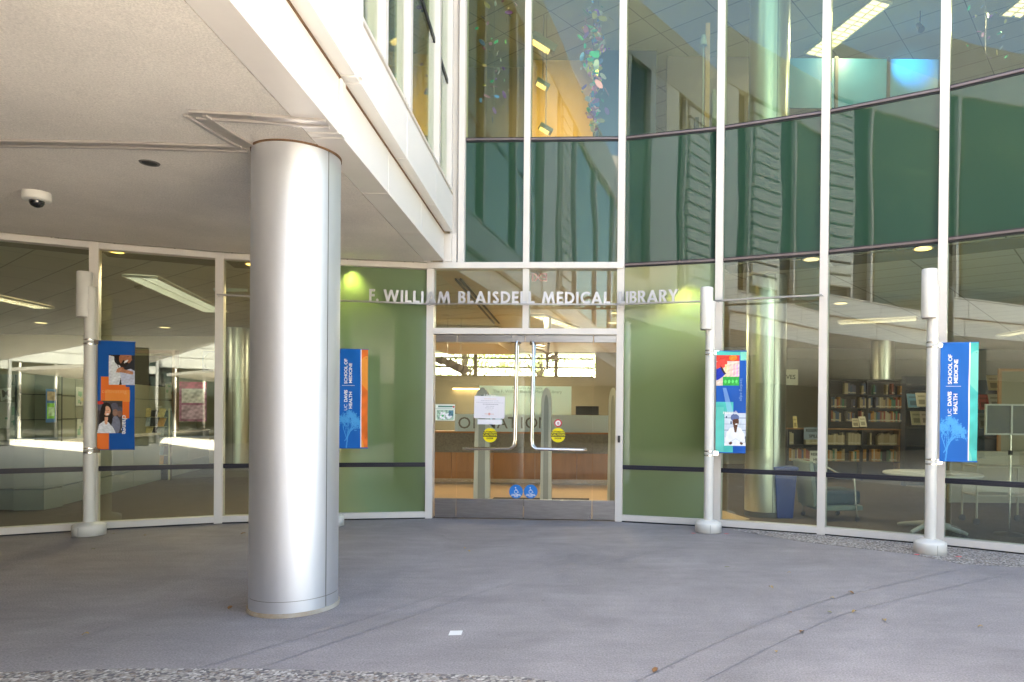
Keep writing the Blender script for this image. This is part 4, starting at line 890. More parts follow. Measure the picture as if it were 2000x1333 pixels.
GL = {
 'I': (.22, [[(0, 0), (.2, 0), (.2, 1), (0, 1)]]),
 '.': (.2, [arc(.1, .1, .11, .11, 0, 345, 12)]),
 'L': (.52, [[(0, 0), (.52, 0), (.52, .18), (.2, .18), (.2, 1), (0, 1)]]),
 'F': (.54, [[(0, 0), (.2, 0), (.2, .40), (.50, .40), (.50, .58), (.2, .58), (.2, .82), (.54, .82), (.54, 1), (0, 1)]]),
 'E': (.54, [[(0, 0), (.54, 0), (.54, .18), (.2, .18), (.2, .41), (.51, .41), (.51, .59), (.2, .59), (.2, .82), (.54, .82), (.54, 1), (0, 1)]]),
 'W': (1.26, [[(0, 1), (.27, 0), (.42, 0), (.63, .66), (.84, 0), (.99, 0), (1.26, 1), (1.05, 1), (.90, .40), (.71, 1), (.55, 1), (.36, .40), (.21, 1)]]),
 'M': (1.10, [[(0, 0), (.16, 1), (.34, 1), (.55, .45), (.76, 1), (.94, 1), (1.10, 0), (.90, 0), (.81, .60), (.60, 0), (.50, 0), (.29, .60), (.20, 0)]]),
 'A': (.92, [[(0, 0), (.21, 0), (.28, .19), (.64, .19), (.71, 0), (.92, 0), (.55, 1), (.37, 1)], [(.345, .36), (.46, .68), (.575, .36)]]),
 'Y': (.82, [[(.31, 0), (.51, 0), (.51, .42), (.82, 1), (.59, 1), (.41, .63), (.23, 1), (0, 1), (.31, .42)]]),
 'D': (.80, [[(0, 0)]+arc(.30, .5, .50, .5, -90, 90)+[(0, 1)], [(.2, .18)]+arc(.30, .5, .30, .32, -90, 90)+[(.2, .82)]]),
 'B': (.62, [[(0, 0)]+arc(.34, .28, .28, .28, -90, 62, 10)+arc(.32, .745, .25, .255, -42, 90, 10)+[(0, 1)], [(.2, .60)]+arc(.29, .72, .10, .12, -90, 90, 8)+[(.2, .84)], [(.2, .16)]+arc(.31, .295, .12, .135, -90, 90, 8)+[(.2, .43)]]),
 'R': (.68, [[(0, 0), (.2, 0), (.2, .40), (.24, .40), (.46, 0), (.70, 0), (.43, .43)]+arc(.33, .715, .28, .285, -60, 90, 12)+[(0, 1)], [(.2, .55)]+arc(.29, .695, .12, .145, -90, 90, 8)+[(.2, .84)]]),
 'C': (.76, [stroke(arc(.50, .5, .41, .41, 48, 312, 22), .19)]),
 'S': (.56, [stroke(arc(.28, .745, .175, .165, 22, 270, 12)[:-1]+arc(.28, .255, .19, .325-.0, 90, 90, 1)[:1]+arc(.27, .255, .20, .165, 88, -158, 12)[1:], .18)]),
}
def letter_mesh(ch, h):
    cu = bpy.data.curves.new('letter', 'CURVE'); cu.dimensions = '2D'; cu.fill_mode = 'BOTH'; cu.extrude = .009
    for loop in GL[ch][1]:
        sp = cu.splines.new('POLY'); sp.points.add(len(loop)-1); sp.use_cyclic_u = True
        for q, (x, y) in zip(sp.points, loop): q.co = (x*h, y*h, 0, 1)
    ob = bpy.data.objects.new('tmp', cu); sc.collection.objects.link(ob); dg = bpy.context.evaluated_depsgraph_get()
    me = bpy.data.meshes.new_from_object(ob.evaluated_get(dg)); bpy.data.objects.remove(ob); bpy.data.curves.remove(cu)
    me.materials.clear(); me.materials.append(LM); return me
LH = .172
for word, p0, p1 in (('F.', 721.5, 739), ('WILLIAM', 749, 879.5), ('BLAISDELL', 895.5, 1044), ('MEDICAL', 1058.5, 1191.5), ('LIBRARY', 1208.6, 1324)):
    s0, s1 = s_of_px(p0), s_of_px(p1); wsum = sum(GL[c][0] for c in word)*LH; gap = (s1-s0-wsum)/(len(word)-1); fx = 1.
    if gap < .012: fx = (s1-s0-.02*(len(word)-1))/wsum; gap = .02
    s = s0
    for c in word:
        wl = GL[c][0]*LH*fx; q, t = on_path(s+wl/2); me = letter_mesh(c, LH)
        me.transform(Matrix.Translation((-GL[c][0]*LH/2, 0, 0))); me.transform(Matrix.Diagonal((fx, 1, 1, 1)))
        me.transform(frame_M((q.x, q.y, ZS+.009), t)); o = bpy.data.objects.new('letter', me); sc.collection.objects.link(o); o.parent = sign
        s += wl+gap
# ================================================================== THINGS ON THE DOORS
def doorM(px, py, d=-.0215): q = atv(px, py, A, B, d); return frame_M((q.x, q.y, q.z), TB)
PXM = 9.98/FPX
def disc(mb, r, z0=0, z1=.0015, n=40, mi=0, c=(0, 0)): return mb.cyl(c, r, z0, z1, n, mi, smooth=False)
YEL = mat('yellow decal', (.85, .72, .01), .4); BLK = mat('black print', (.015, .015, .015), .5); BLU = mat('blue decal', (.01, .20, .62), .4); REDD = mat('red decal', (.5, .03, .05), .4)
def sticker(name, px, py, label, m, r, group=None, cat='sticker'):
    M = doorM(px, py); t = thing(name, label, cat, M.translation, group); o = part(disc(MB(), r), 'disc', m, t, world=False); o.matrix_local = M.to_3x3().to_4x4(); return t, M
def put(mb_, nm, m, t, M): o = part(mb_, nm, m, t, world=False); o.matrix_local = M.to_3x3().to_4x4(); return o
for px, lb_ in ((957, 'round yellow automatic door caution sticker on the left door leaf'), (1090, 'round yellow automatic door caution sticker on the right door leaf')):
    t, M = sticker('caution_sticker', px, 850.5, lb_, YEL, .107, 'yellow door caution stickers')
    put(MB().box(-.106, .106, -.024, .03, .0016, .0022), 'band', BLK, t, M)
    for s, z, sz, m in (('AUTOMATIC', .048, .034, BLK), ('CAUTION', .003, .046, YEL), ('DOOR', -.048, .034, BLK)):
        o = text_obj(s, sz, m, 'lettering', None, Matrix.Translation((0, z, .003)), .0003, .0012); o.parent = t; o.matrix_local = M.to_3x3().to_4x4()
for px, lb_ in ((1008, 'round blue wheelchair access sticker low on the left door leaf'), (1036.5, 'round blue wheelchair access sticker low on the right door leaf')):
    t, M = sticker('access_sticker', px, 960.5, lb_, BLU, .103, 'blue wheelchair access stickers')
    mb = MB(); disc(mb, .009, .0018, .003, 16, 0, (-.008, .058)); mb.tube([(-.006, .044, .002), (-.002, .015, .002), (.020, .013, .002), (.032, -.012, .002), (.042, -.008, .002)], .0042, 6); mb.tube([(-.004, .03, .002), (.016, .03, .002)], .003, 6)
    mb.tube([(.0+.026*math.cos(a_), -.001+.026*math.sin(a_), .002) for a_ in np.linspace(2.0, 5.9, 14)], .0036, 6)
    put(mb, 'wheelchair_symbol', WHT, t, M)
    for s, z, sz in (('LOW ENERGY', -.044, .021), ('POWER OPERATED', -.06, .017), ('DOOR', -.076, .019)):
        o = text_obj(s, sz, WHT, 'lettering', None, Matrix.Translation((0, z, .003)), .0003, .0008); o.parent = t; o.matrix_local = M.to_3x3().to_4x4()
t, M = sticker('round_decal', 1090, 827, 'small round red ringed decal above the right caution sticker', REDD, .058)
put(disc(MB(), .040, .0016, .0024), 'centre', WHT, t, M); put(MB().hexa([(-.02, .02, .0025), (.02, .02, .0025), (.012, -.018, .0025), (0, -.03, .0025), (-.012, -.018, .0025)], [(-.02, .02, .003), (.02, .02, .003), (.012, -.018, .003), (0, -.03, .003), (-.012, -.018, .003)]), 'emblem', mat('emblem tint', (.55, .35, .35), .5), t, M)
def sheet(name, art, px, py, label, cat, d=-.0212, rot=0.):
    M = doorM(px, py, d) @ Matrix.Rotation(rot, 4, 'Z'); t = thing(name, label, cat, M.translation); o = art.mesh('printed_sheet', PAPER, lambda x, y: .0, .0012, t)
    o.matrix_local = M.to_3x3().to_4x4() @ Matrix.Translation((-art.w/2, -art.h/2, .001)); return t, M
a = Art(.46, .33, .005, (.80, .78, .84)); r_ = np.random.default_rng(3)
for k, (w_, c_) in enumerate(((.16, (.75, .55, .45)), (.26, (.30, .28, .36)), (.40, (.55, .54, .60)), (.20, (.30, .28, .36)), (.10, (.5, .48, .55)), (.13, (.5, .48, .55)), (.08, (.55, .5, .55)))):
    y_ = .285-k*.027
    x_ = .23-w_/2
    while x_ < .23+w_/2: l_ = r_.uniform(.012, .035); a.rect(x_, y_, x_+l_, y_+.009, c_, .75); x_ += l_+.006
a.ell(.23, .065, .018, .018, (.7, .2, .15), 0, None, .7); a.rect(.16, .058, .30, .072, (.7, .35, .25), .6); a.rect(.12, .035, .34, .04, (.6, .6, .65), .7)
sheet('paper_notice', a, 956, 796, 'white paper notice taped on the left door glass, below the word Library', 'notice', rot=-.02)
sheet('paper_strip', Art(.37, .075, .01, (.82, .81, .86)), 956.5, 824.5, 'blank white paper strip just under the taped notice', 'paper strip', -.0215)
a = Art(.295, .24, .005, (.78, .84, .76)); a.rect(.04, .2, .26, .222, (.05, .18, .12)); a.rect(.0, .17, .295, .176, (.1, .2, .2)); a.rect(.03, .183, .25, .19, (.2, .3, .3)); a.rect(.02, .01, .275, .155, (.35, .52, .38)); a.poly([(.06, .03), (.14, .02), (.16, .12), (.08, .13)], (.85, .85, .85)); a.poly([(.17, .02), (.25, .04), (.24, .13), (.16, .1)], (.8, .82, .86)); a.ell(.11, .07, .018, .018, (.1, .5, .2)); a.rect(.2, .07, .27, .15, (.08, .2, .25)); a.ell(.275, .205, .016, .016, (.55, .12, .1)); a.noise(.02, .01, .275, .155, .35, .03, 2)
t, M = sheet('delivery_notice', a, 869.5, 806, 'small green and white notice with a map on the left sidelight', 'notice')
t = thing('glass_lettering', 'white word Library printed on the left door glass above the notice', 'lettering', doorM(958, 773).translation); o = text_obj('Library', .062, WHT, 'lettering', None, Matrix.Translation((-.01, 0, .001)), .0004, .0012); o.parent = t; o.matrix_local = doorM(958, 773).to_3x3().to_4x4()
q = atv(1047, 543, A, B, -.20); t = thing('exit_sign', 'faint red exit sign seen from behind through the transom', 'exit sign', q)
o = text_obj('EXIT', .17, mat('exit red', (.35, .10, .07), .5, emit=(1, .25, .18), es=.02), 'lettering', None, Matrix.Diagonal((-1, 1, 1, 1)), .003, .003); o.parent = t; o.matrix_local = frame_M((0, 0, 0), TB)
part(MB().tube([(0, 0, .09), (0, 0, CZ-q.z)], .006, 6), 'hanger', STEEL, t, world=False)
# ================================================================== THINGS ON THE GROUND
q = atz(890, 1237); o = MB().box(-.045, .045, -.048, .048, .001, .003, 0, Matrix.Translation((q.x, q.y, 0)) @ Matrix.Rotation(.1, 4, 'Z')).build('paper_card', mat('white card', (.82, .82, .80), .6)); tag(o, 'small white card lying on the paving right of the big column', 'paper')
LF = [mat('dry leaf tan', (.42, .28, .10), .7), mat('dry leaf brown', (.26, .12, .04), .7), mat('dry leaf green', (.22, .22, .09), .7)]
lmesh = []
for k in range(3):
    m_ = MB(); n = 10; v = []
    for i in range(n+1):
        t = i/n; w_ = .016*math.sin(math.pi*t)**.8*(1+.2*math.sin(9*t+k)); z = .006+.01*math.sin(math.pi*t)+.004*math.sin(5*t+k)
        v += [(t*.055-.027, w_, z+.004), (t*.055-.027, 0, z), (t*.055-.027, -w_, z+.005)]
    f = [(3*i+j, 3*i+j+1, 3*i+j+4, 3*i+j+3) for i in range(n) for j in (0, 1)]; m_.add(v, f); o = m_.build('fallen_leaf', LF[k]); lmesh.append(o.data); bpy.data.objects.remove(o)
leafpx = [(475, 1044, 1), (283, 1047, 0), (182, 1074, 2), (908, 1072, 0), (222, 1044, 2), (916, 1078, 0), (1541, 1120, 0), (1506, 1149, 0), (1662, 1160, 1), (1625, 1170, 0), (1620, 1198, 2), (1566, 1237, 1), (1516, 1275, 0), (1915, 1226, 0), (1727, 1214, 0), (1543, 1198, 1), (167, 1241, 0), (1280, 1313, 1), (1668, 1197, 0), (1420, 1110, 2), (450, 1190, 1)]
for k, (x, y, c) in enumerate(leafpx):
    q = atz(x, y); o = bpy.data.objects.new('fallen_leaf', lmesh[c]); sc.collection.objects.link(o); s = random.uniform(.6, 1.15)*(1.3 if k == 0 else 1)
    o.location = (q.x, q.y, .001); o.rotation_euler.z = random.uniform(0, 6); o.scale = (s, s, s)
    if k == 0: tag(o, 'largest brown dry leaf, on the paving left of the big column', 'leaf', 'dry leaves on the paving')
    else: tag(o, 'small dry leaf lying on the grey paving', 'leaf', 'dry leaves on the paving')
# ================================================================== INSIDE: STRUCTURE PIECES
def in_column(px, Y, r, label, z1=9.0):
    q = aty(px, 806, Y); t = thing('round_column', label, 'column', (q.x, q.y, 0), 'silver round columns inside the library')
    aa = R(-80)
    part(arc_shell(MB(), r, .10, z1, aa+.02, aa+math.pi-.02, 48), 'cladding_half', COLIN, t, world=False); part(arc_shell(MB(), r, .10, z1, aa+math.pi+.02, aa+2*math.pi-.02, 48), 'cladding_half', COLIN, t, world=False)
    part(MB().cyl((0, 0), r-.012, .02, z1, 40), 'core', MATS['column core'], t, world=False); part(MB().cyl((0, 0), r+.004, .013, .10, 40), 'skirting_band', mat('dark skirting', (.08, .08, .08), .5), t, world=False)
in_column(1495, 10.6, .31, 'tall silver column behind the glass right of the teal banner')
in_column(463, 17.8, .32, 'silver column inside, just left of the big outside column', CZ)
in_column(1722, 19.5, .33, 'distant silver column behind the bookshelves', CZ)
in_column(1257, 12.2, .13, 'slim pale column behind the frosted pane right of the doors', CZ)
# ---- information desk
DESK = thing('information_desk', 'wood fronted desk with a granite band seen through the doors', 'desk')
YD = 14.8; xd0, xd1 = aty(800, 880, YD).x, aty(1290, 880, YD).x
GRAN = mat('grey granite', (.28, .27, .22), .4, col2=(.10, .10, .08), vscale=55); DW = mat('desk wood', (.42, .20, .07), .4, var=.14, vscale=2.5, stretch=(3, 1, .6))
zk, zw, zg = aty(1000, 936, YD).z, aty(1000, 885, YD).z, aty(1000, 847, YD).z
part(MB().box(xd0, xd1, YD+.06, YD+.5, .017, zk), 'kick_plate', STEEL, DESK)
nW = 6
for k in range(nW): part(MB().box(xd0+(xd1-xd0)*k/nW+.004, xd0+(xd1-xd0)*(k+1)/nW-.004, YD, YD+.5, zk+.001, zw), 'front_panel', DW, DESK, .003)
part(MB().box(xd0, xd1, YD-.03, YD+.5, zw+.001, zg), 'granite_band', GRAN, DESK)
part(MB().box(xd0-.03, xd1+.03, YD-.06, YD+.6, zg+.001, zg+.035), 'counter_top', DW, DESK)
FRO = mat('frosted blue glass', (.62, .80, .88), .5, spec=.3)
fi = thing('information_sign', 'pale blue glass strip on the desk lettered INFORMATION', 'sign')
z0_, z1_ = aty(1000, 845, YD).z+.002, aty(1000, 810, YD).z
part(MB().box(aty(888, 820, YD).x, aty(1190, 820, YD).x, YD+.02, YD+.035, z0_, z1_), 'glass_strip', FRO, fi)
LETG = mat('sign grey letter', (.17, .19, .19), .5)
for ch, px in zip('INFORMATION', (845, 860, 884, 907, 932, 957, 981, 1001, 1019, 1038, 1063)):
    if px < 888: continue
    q = aty(px, 827.5, YD+.016); o = text_obj(ch, .36, LETG, 'letter', None, Matrix.Identity(4), .002, .0005); o.data.transform(frame_M((q.x, q.y, q.z), (1, 0))); o.parent = fi
bp_ = thing('glass_screen', 'large pale blue glass screen behind the desk, with small lettering', 'glass screen')
part(MB().box(aty(936, 780, 15.6).x, aty(1116, 780, 15.6).x, 15.6, 15.615, zg+.04, aty(1000, 754, 15.6).z), 'glass_panel', mat('etched screen', (.55, .78, .80), .4), bp_)
for s, py, sz in (('Resource Assistance', 758.5, .085), ('The F. William Blaisdell Medical Library', 765.5, .1)):
    q = aty(1030, py, 15.58); text_obj(s, sz, mat('screen letter', (.2, .34, .36), .5), 'lettering', bp_, frame_M((q.x, q.y, q.z), (1, 0)), .001)
# ---- security gates
def gate(px, Y, w_, label):
    q = aty(px, 806, Y); ztp = aty(px, 754.5, Y).z; t = thing('security_gate', label, 'security gate', (q.x, q.y, .013), 'pale grey security gate posts')
    GT = mat('gate shell', (.46, .50, .46), .4); h = ztp-.02
    def outline(ww, hh): return [(-ww*1.05, 0), (ww*1.05, 0), (ww*.92, hh*.6)]+[(ww*.92*math.cos(a_), hh*.86+hh*.13*math.sin(a_)) for a_ in np.linspace(0, math.pi, 14)]+[(-ww*.92, hh*.6)]
    o_ = outline(w_/2, h); part(MB().hexa([(x, -.05, z) for x, z in o_], [(x, .05, z) for x, z in o_]), 'shell', GT, t, .008, world=False)
    o_ = outline(w_/2*.45, h*.93); part(MB().hexa([(x, -.062, z+.02) for x, z in o_], [(x, -.051, z+.02) for x, z in o_]), 'inner_panel', mat('gate panel', (.26, .29, .27), .35), t, .003, world=False)
    part(MB().box(-w_*.62, w_*.62, -.14, .14, .0, .035), 'foot_plate', mat('gate foot', (.1, .1, .1), .5), t, .006, world=False)
gate(942.5, 11.5, .27, 'security gate post behind the left door leaf'); gate(1067.5, 11.5, .19, 'security gate post behind the right door leaf'); gate(1197, 11.2, .16, 'narrow security gate post at the right edge of the doorway')
tag(MB().box(aty(958, 970, 12).x, aty(1150, 970, 12).x, 11.35, 12.4, .017, .028).build('door_mat', mat('mat', (.03, .028, .028), .95)), 'dark floor mat between the security gates', 'mat')
# ---- mobiles in the lobby
mo = thing('paper_mobile', 'grey mobile of folded birds hung at the left of the doorway', 'mobile'); MG = mat('mobile grey', (.20, .18, .16), .6)
for px, py in ((862, 708), (878, 713), (895, 722), (905, 727)):
    q = aty(px, py, 15.5); part(MB().add([q+Vector(v) for v in ((-.22, 0, .05), (0, -.05, -.06), (.20, 0, .03), (0, .12, .02), (.03, -.02, .14))], [(0, 1, 3), (1, 2, 3), (0, 1, 4), (1, 2, 4)]), 'folded_bird', MG, mo)
for px in (874, 900): q = aty(px, 712, 15.5); part(MB().tube([q, (q.x, q.y, CZ)], .006, 6), 'wire', STEEL, mo)
mo = thing('spiral_mobile', 'spiral mobile of grey triangles hanging behind the right door leaf', 'mobile')
q0 = aty(1069, 680, 15.0)
part(MB().tube([(q0.x, q0.y, aty(1069, 722, 15).z), (q0.x, q0.y, CZ)], .05, 10, rs=[.02, .09]), 'stem', MG, mo)
for k in range(11):
    a_ = k*.8; z = aty(1069, 660+k*6, 15).z; r_ = .42-.02*k; c_, s_ = math.cos(a_), math.sin(a_)
    part(MB().hexa([(q0.x, q0.y, z), (q0.x+r_*c_-.10*s_, q0.y+r_*s_+.10*c_, z+.04), (q0.x+r_*c_+.10*s_, q0.y+r_*s_-.10*c_, z+.07)], [(q0.x, q0.y, z+.012), (q0.x+r_*c_-.10*s_, q0.y+r_*s_+.10*c_, z+.052), (q0.x+r_*c_+.10*s_, q0.y+r_*s_-.10*c_, z+.082)]), 'triangle_leaf', MG, mo)
# hanging bulkhead box in the lobby and a lit shelf lamp on the rear wall
part(MB().hexa([(-4.7, 16.8, 3.30), (aty(975, 690, 17).x, 16.8, 3.30), (aty(975, 690, 17).x, 20, 3.30), (-4.7, 20, 3.30)], [(-4.7, 16.8, CZ), (aty(975, 690, 17).x, 16.8, CZ), (aty(975, 690, 17).x, 20, CZ), (-4.7, 20, CZ)]), 'hanging_bulkhead', mat('bulkhead paint', (.55, .47, .34), .6), lib)
wl = thing('wall_lamp', 'thin lit strip lamp on the back wall left of the notice', 'wall lamp'); q = aty(915, 760, 23.9)
part(MB().box(q.x-.55, q.x+.55, 23.86, 23.98, q.z-.02, q.z+.02), 'lit_strip', mat('strip glow', (.9, .7, .4), .5, emit=(1, .66, .28), es=1.2), wl); part(MB().box(q.x-.57, q.x+.57, 23.84, 23.98, q.z+.021, q.z+.05), 'hood', STRIP, wl)
cp = thing('desk_monitor', 'dark monitor on the desk at the right door leaf', 'monitor'); q = aty(1147, 790, 15.2)
part(MB().box(q.x-.26, q.x+.26, 15.2, 15.24, zg+.25, zg+.62), 'screen', DARK, cp, .004); part(MB().box(q.x-.03, q.x+.03, 15.21, 15.25, zg+.037, zg+.25).box(q.x-.12, q.x+.12, 15.14, 15.34, zg+.036, zg+.05), 'stand', DARK, cp)
# ---- reception counter on the left
CO = thing('reception_counter', 'pale grey panelled reception counter behind the left panes', 'counter'); CG = mat('counter laminate', (.20, .225, .22), .5, var=.04); CL = mat('counter seam', (.05, .05, .05), .6); GG = mat('counter screen', (.27, .265, .20), .6)
c0, c1, c2 = atz(-260, 999, 0).xy, atz(86, 999, 0).xy, atz(408, 914, 0).xy
for a_, b_ in ((c0, c1), (c1, c2)):
    L_ = (b_-a_).length; n_ = max(2, int(L_/1.5))
    for k in range(n_):
        mb = MB(); seg_box(mb, a_, b_, L_*k/n_+.006, L_*(k+1)/n_-.006, .02, .33, -.4, 0); seg_box(mb, a_, b_, L_*k/n_+.006, L_*(k+1)/n_-.006, .345, 1.02, -.4, 0); part(mb, 'front_panel', CG, CO)
        mb = MB(); seg_box(mb, a_, b_, L_*k/n_+.008, L_*(k+1)/n_-.008, 1.062, 1.40, -.36, -.30); seg_box(mb, a_, b_, L_*k/n_+.008, L_*(k+1)/n_-.008, 1.415, 1.80, -.36, -.30); seg_box(mb, a_, b_, L_*k/n_+.008, L_*(k+1)/n_-.008, 1.815, 2.12, -.36, -.30); part(mb, 'screen_panel', GG, CO)
    mb = MB(); seg_box(mb, a_, b_, 0, 0, 1.025, 1.06, -.5, .03); part(mb, 'counter_top', WHITE, CO)
    mb = MB(); seg_box(mb, a_, b_, 0.01, -.01, .014, 2.1, -.39, -.37); part(mb, 'core', CL, CO)
def on_counter(px, py, seg_=0, d=-.29):
    a_, b_ = ((c0, c1), (c1, c2))[seg_]; q = atv(px, py, a_, b_, d); return frame_M((q.x, q.y, q.z), b_-a_)
def flat(name, label, cat, M, art, group=None, m=None):
    t = thing(name, label, cat, M.translation, group); o = art.mesh('printed_sheet', m or PAPER, lambda x, y: 0., .002, t); o.matrix_local = M.to_3x3().to_4x4() @ Matrix.Translation((-art.w/2, -art.h/2, .003)); return t
for ch, px, py, rt in (('M', 12, 771, .1), ('E', 33, 766, -.1), ('R', 52, 758, .25)):
    M = on_counter(px, py) @ Matrix.Rotation(rt, 4, 'Z'); t = thing('letter_flag', 'white pennant with the letter %s on the reception screen' % ch, 'pennant', M.translation, 'letter pennants on the reception screen')
    o = part(MB().hexa([(-.085, .10, 0), (.085, .10, 0), (.085, -.10, 0), (0, -.07, 0), (-.085, -.10, 0)], [(-.085, .10, .003), (.085, .10, .003), (.085, -.10, .003), (0, -.07, .003), (-.085, -.10, .003)]), 'flag', mat('flag paper', (.6, .6, .52), .7), t, world=False); o.matrix_local = M.to_3x3().to_4x4()
    o = text_obj(ch, .16, mat('flag letter', (.16, .12, .07), .7), 'lettering', None, Matrix.Translation((0, .01, .004)), .0005, .004); o.parent = t; o.matrix_local = M.to_3x3().to_4x4()
def paper_art(w_, h_, cols, seed, base=(.55, .55, .48)):
    a = Art(w_, h_, .01, base); r_ = np.random.default_rng(seed)
    for k in range(7):
        x, y = r_.uniform(0, w_*.8), r_.uniform(0, h_*.85); a.rect(x, y, x+r_.uniform(.1, .5)*w_, y+r_.uniform(.05, .3)*h_, cols[r_.integers(len(cols))], .8)
    a.rect(0, 0, w_, .01, (.3, .3, .28)); return a
pcols = [(.1, .3, .2), (.5, .5, .5), (.15, .15, .15), (.2, .4, .25), (.6, .55, .3)]
for k, (px, py, w_, h_, sg, lb_) in enumerate(((22, 812, .34, .42, 0, 'poster with green print on the reception screen at the far left'), (37, 870, .16, .16, 0, 'small notice with a yellow dot low on the left reception screen'), (155, 775, .28, .34, 1, 'white sheet pinned behind the left lamp pole'), (157, 838, .26, .36, 1, 'white sheet pinned low behind the left lamp pole'),
                                         (330, 765, .5, .36, 1, 'green notice board sheet on the screen in the second pane'), (312, 810, .3, .4, 1, 'narrow white leaflet on the screen in the second pane'), (352, 812, .5, .34, 1, 'row of white leaflets on the screen in the second pane'), (372, 848, .3, .3, 1, 'yellow leaflet low on the screen in the second pane'), (325, 850, .36, .3, 1, 'two pale sheets low on the screen in the second pane'))):
    flat('pinned_sheet', lb_, 'poster', on_counter(px, py, sg), paper_art(w_, h_, [(.6, .55, .05)]*2+[(.4, .4, .3)] if 'yellow leaflet' in lb_ else pcols, k))
a = Art(.3, .52, .01, (.05, .16, .42)); a.rect(.04, .06, .26, .30, (.25, .6, .1)); a.rect(.08, .10, .24, .24, (.5, .7, .5)); a.rect(.04, .34, .28, .48, (.45, .35, .25)); a.noise(.04, .06, .28, .48, .3, .08, 4); flat('framed_poster', 'blue and green framed poster left of the lamp pole', 'poster', on_counter(99, 793, 1, .05), a)
a = Art(.55, .85, .01, (.30, .12, .22)); a.rect(.05, .05, .5, .35, (.45, .30, .42)); a.rect(.05, .4, .5, .7, (.5, .48, .5)); a.rect(0, .72, .55, .85, (.35, .05, .12)); a.noise(0, 0, .55, .85, .3, .12, 5); q = aty(377, 785, 14.5); flat('easel_poster', 'magenta poster behind the right part of the second pane', 'poster', frame_M(q, (1, .15)), a)
# brochure rack
q = aty(290, 820, 15.); br_ = thing('brochure_rack', 'wire rack of tilted brochures right of the orange banner', 'brochure rack', (q.x, q.y, .013))
part(MB().box(-.45, .45, .05, .12, 0, 1.55), 'back_board', mat('rack back', (.03, .02, .018), .6), br_, world=False)
RW = mat('rack wire', (.5, .45, .3), .4, metal=.5)
for s in (-1, 1): part(MB().tube([(s*.46, 0, 0), (s*.46, 0, 1.6)], .018, 8), 'upright', RW, br_, world=False)
r_ = np.random.default_rng(12)
for j in range(6):
    z = .35+j*.21; part(MB().tube([(-.46, -.06, z), (.46, -.06, z)], .008, 6), 'shelf_wire', RW, br_, world=False)
    for k in range(3):
        x = -.30+k*.3+r_.uniform(-.03, .03); c_ = [(.6, .6, .62), (.5, .42, .2), (.35, .4, .45), (.55, .3, .1)][r_.integers(4)]
        Mx = Matrix.Translation((x, -.03, z+.10)) @ Matrix.Rotation(-.3, 4, 'X') @ Matrix.Rotation(r_.uniform(-.15, .15), 4, 'Y'); mb = MB().box(-.075, .075, -.004, .004, -.1, .1, 0, Mx); part(mb, 'brochure', mat('brochure %d' % int(c_[0]*100), c_, .5, var=.3, vscale=20), br_, world=False)
q = aty(277, 800, 16.5); dk = thing('dark_doorway', 'dark open doorway in the back, right of the orange banner', 'doorway', (q.x, q.y, 0)); part(MB().box(-.75, .75, 0, .1, .013, 2.9), 'opening', mat('doorway shade', (.015, .01, .008), .9), dk, world=False); part(MB().box(-.83, -.751, -.03, .12, .013, 2.95).box(.751, .83, -.03, .12, .013, 2.95).box(-.83, .83, -.03, .12, 2.951, 3.03), 'door_frame', mat('door frame wood', (.2, .11, .05), .5), dk, world=False)  # near-black slab painted as the unlit space beyond the doorway
q = aty(415, 706, 17.5); ck = thing('wall_clock', 'round wall clock at the upper right of the second pane', 'clock', q)
ckM = Matrix.Rotation(R(90), 4, 'X')
for nm, mb, m in (('backing', MB().box(-.26, .26, -.26, .26, -.02, 0), mat('clock backing', (.05, .08, .12), .6)), ('rim', MB().lathe((0, 0, 0), [(.21, .001), (.23, .02), (.2, .035), (.19, .02)], 36), mat('clock rim', (.3, .3, .28), .4)), ('face', MB().cyl((0, 0), .19, .001, .012, 36), mat('clock face', (.2, .2, .14), .5)), ('hands', MB().box(-.006, .006, 0, .14, .013, .017).box(0, .10, -.006, .006, .0175, .02), WHT)):
    o = part(mb, nm, m, ck, world=False); o.matrix_local = ckM
q = aty(450, 550, 12); ps = thing('hanging_sign_panel', 'blank white panel hung at the ceiling left of the big column', 'sign', q); part(MB().box(-.30, .30, -.01, .01, -.18, .18), 'panel', mat('white panel', (.6, .62, .56), .5), ps, world=False); part(MB().tube([(-.25, 0, .18), (-.25, 0, CZ-q.z)], .005, 6).tube([(.25, 0, .18), (.25, 0, CZ-q.z)], .005, 6), 'hanger', STEEL, ps, world=False)
# interior back walls, left and right (parts of the library)
part(MB().box(-24, -6.3, 19.8, 20, .013, CZ), 'inner_wall', mat('olive wall', (.30, .26, .15), .8, var=.08), lib)
GREYW = mat('grey panel wall', (.27, .275, .27), .7, var=.04)
def joint_wall(x0, x1, y, z1, name='inner_wall'):
    mb = MB(); z = .013
    while z < z1-.1: mb.box(x0, x1, y, y+.12, z, min(z+.83, z1)); z += .845
    return part(mb, name, GREYW, lib)
joint_wall(1.15, 24, 21.5, CZ-.002)
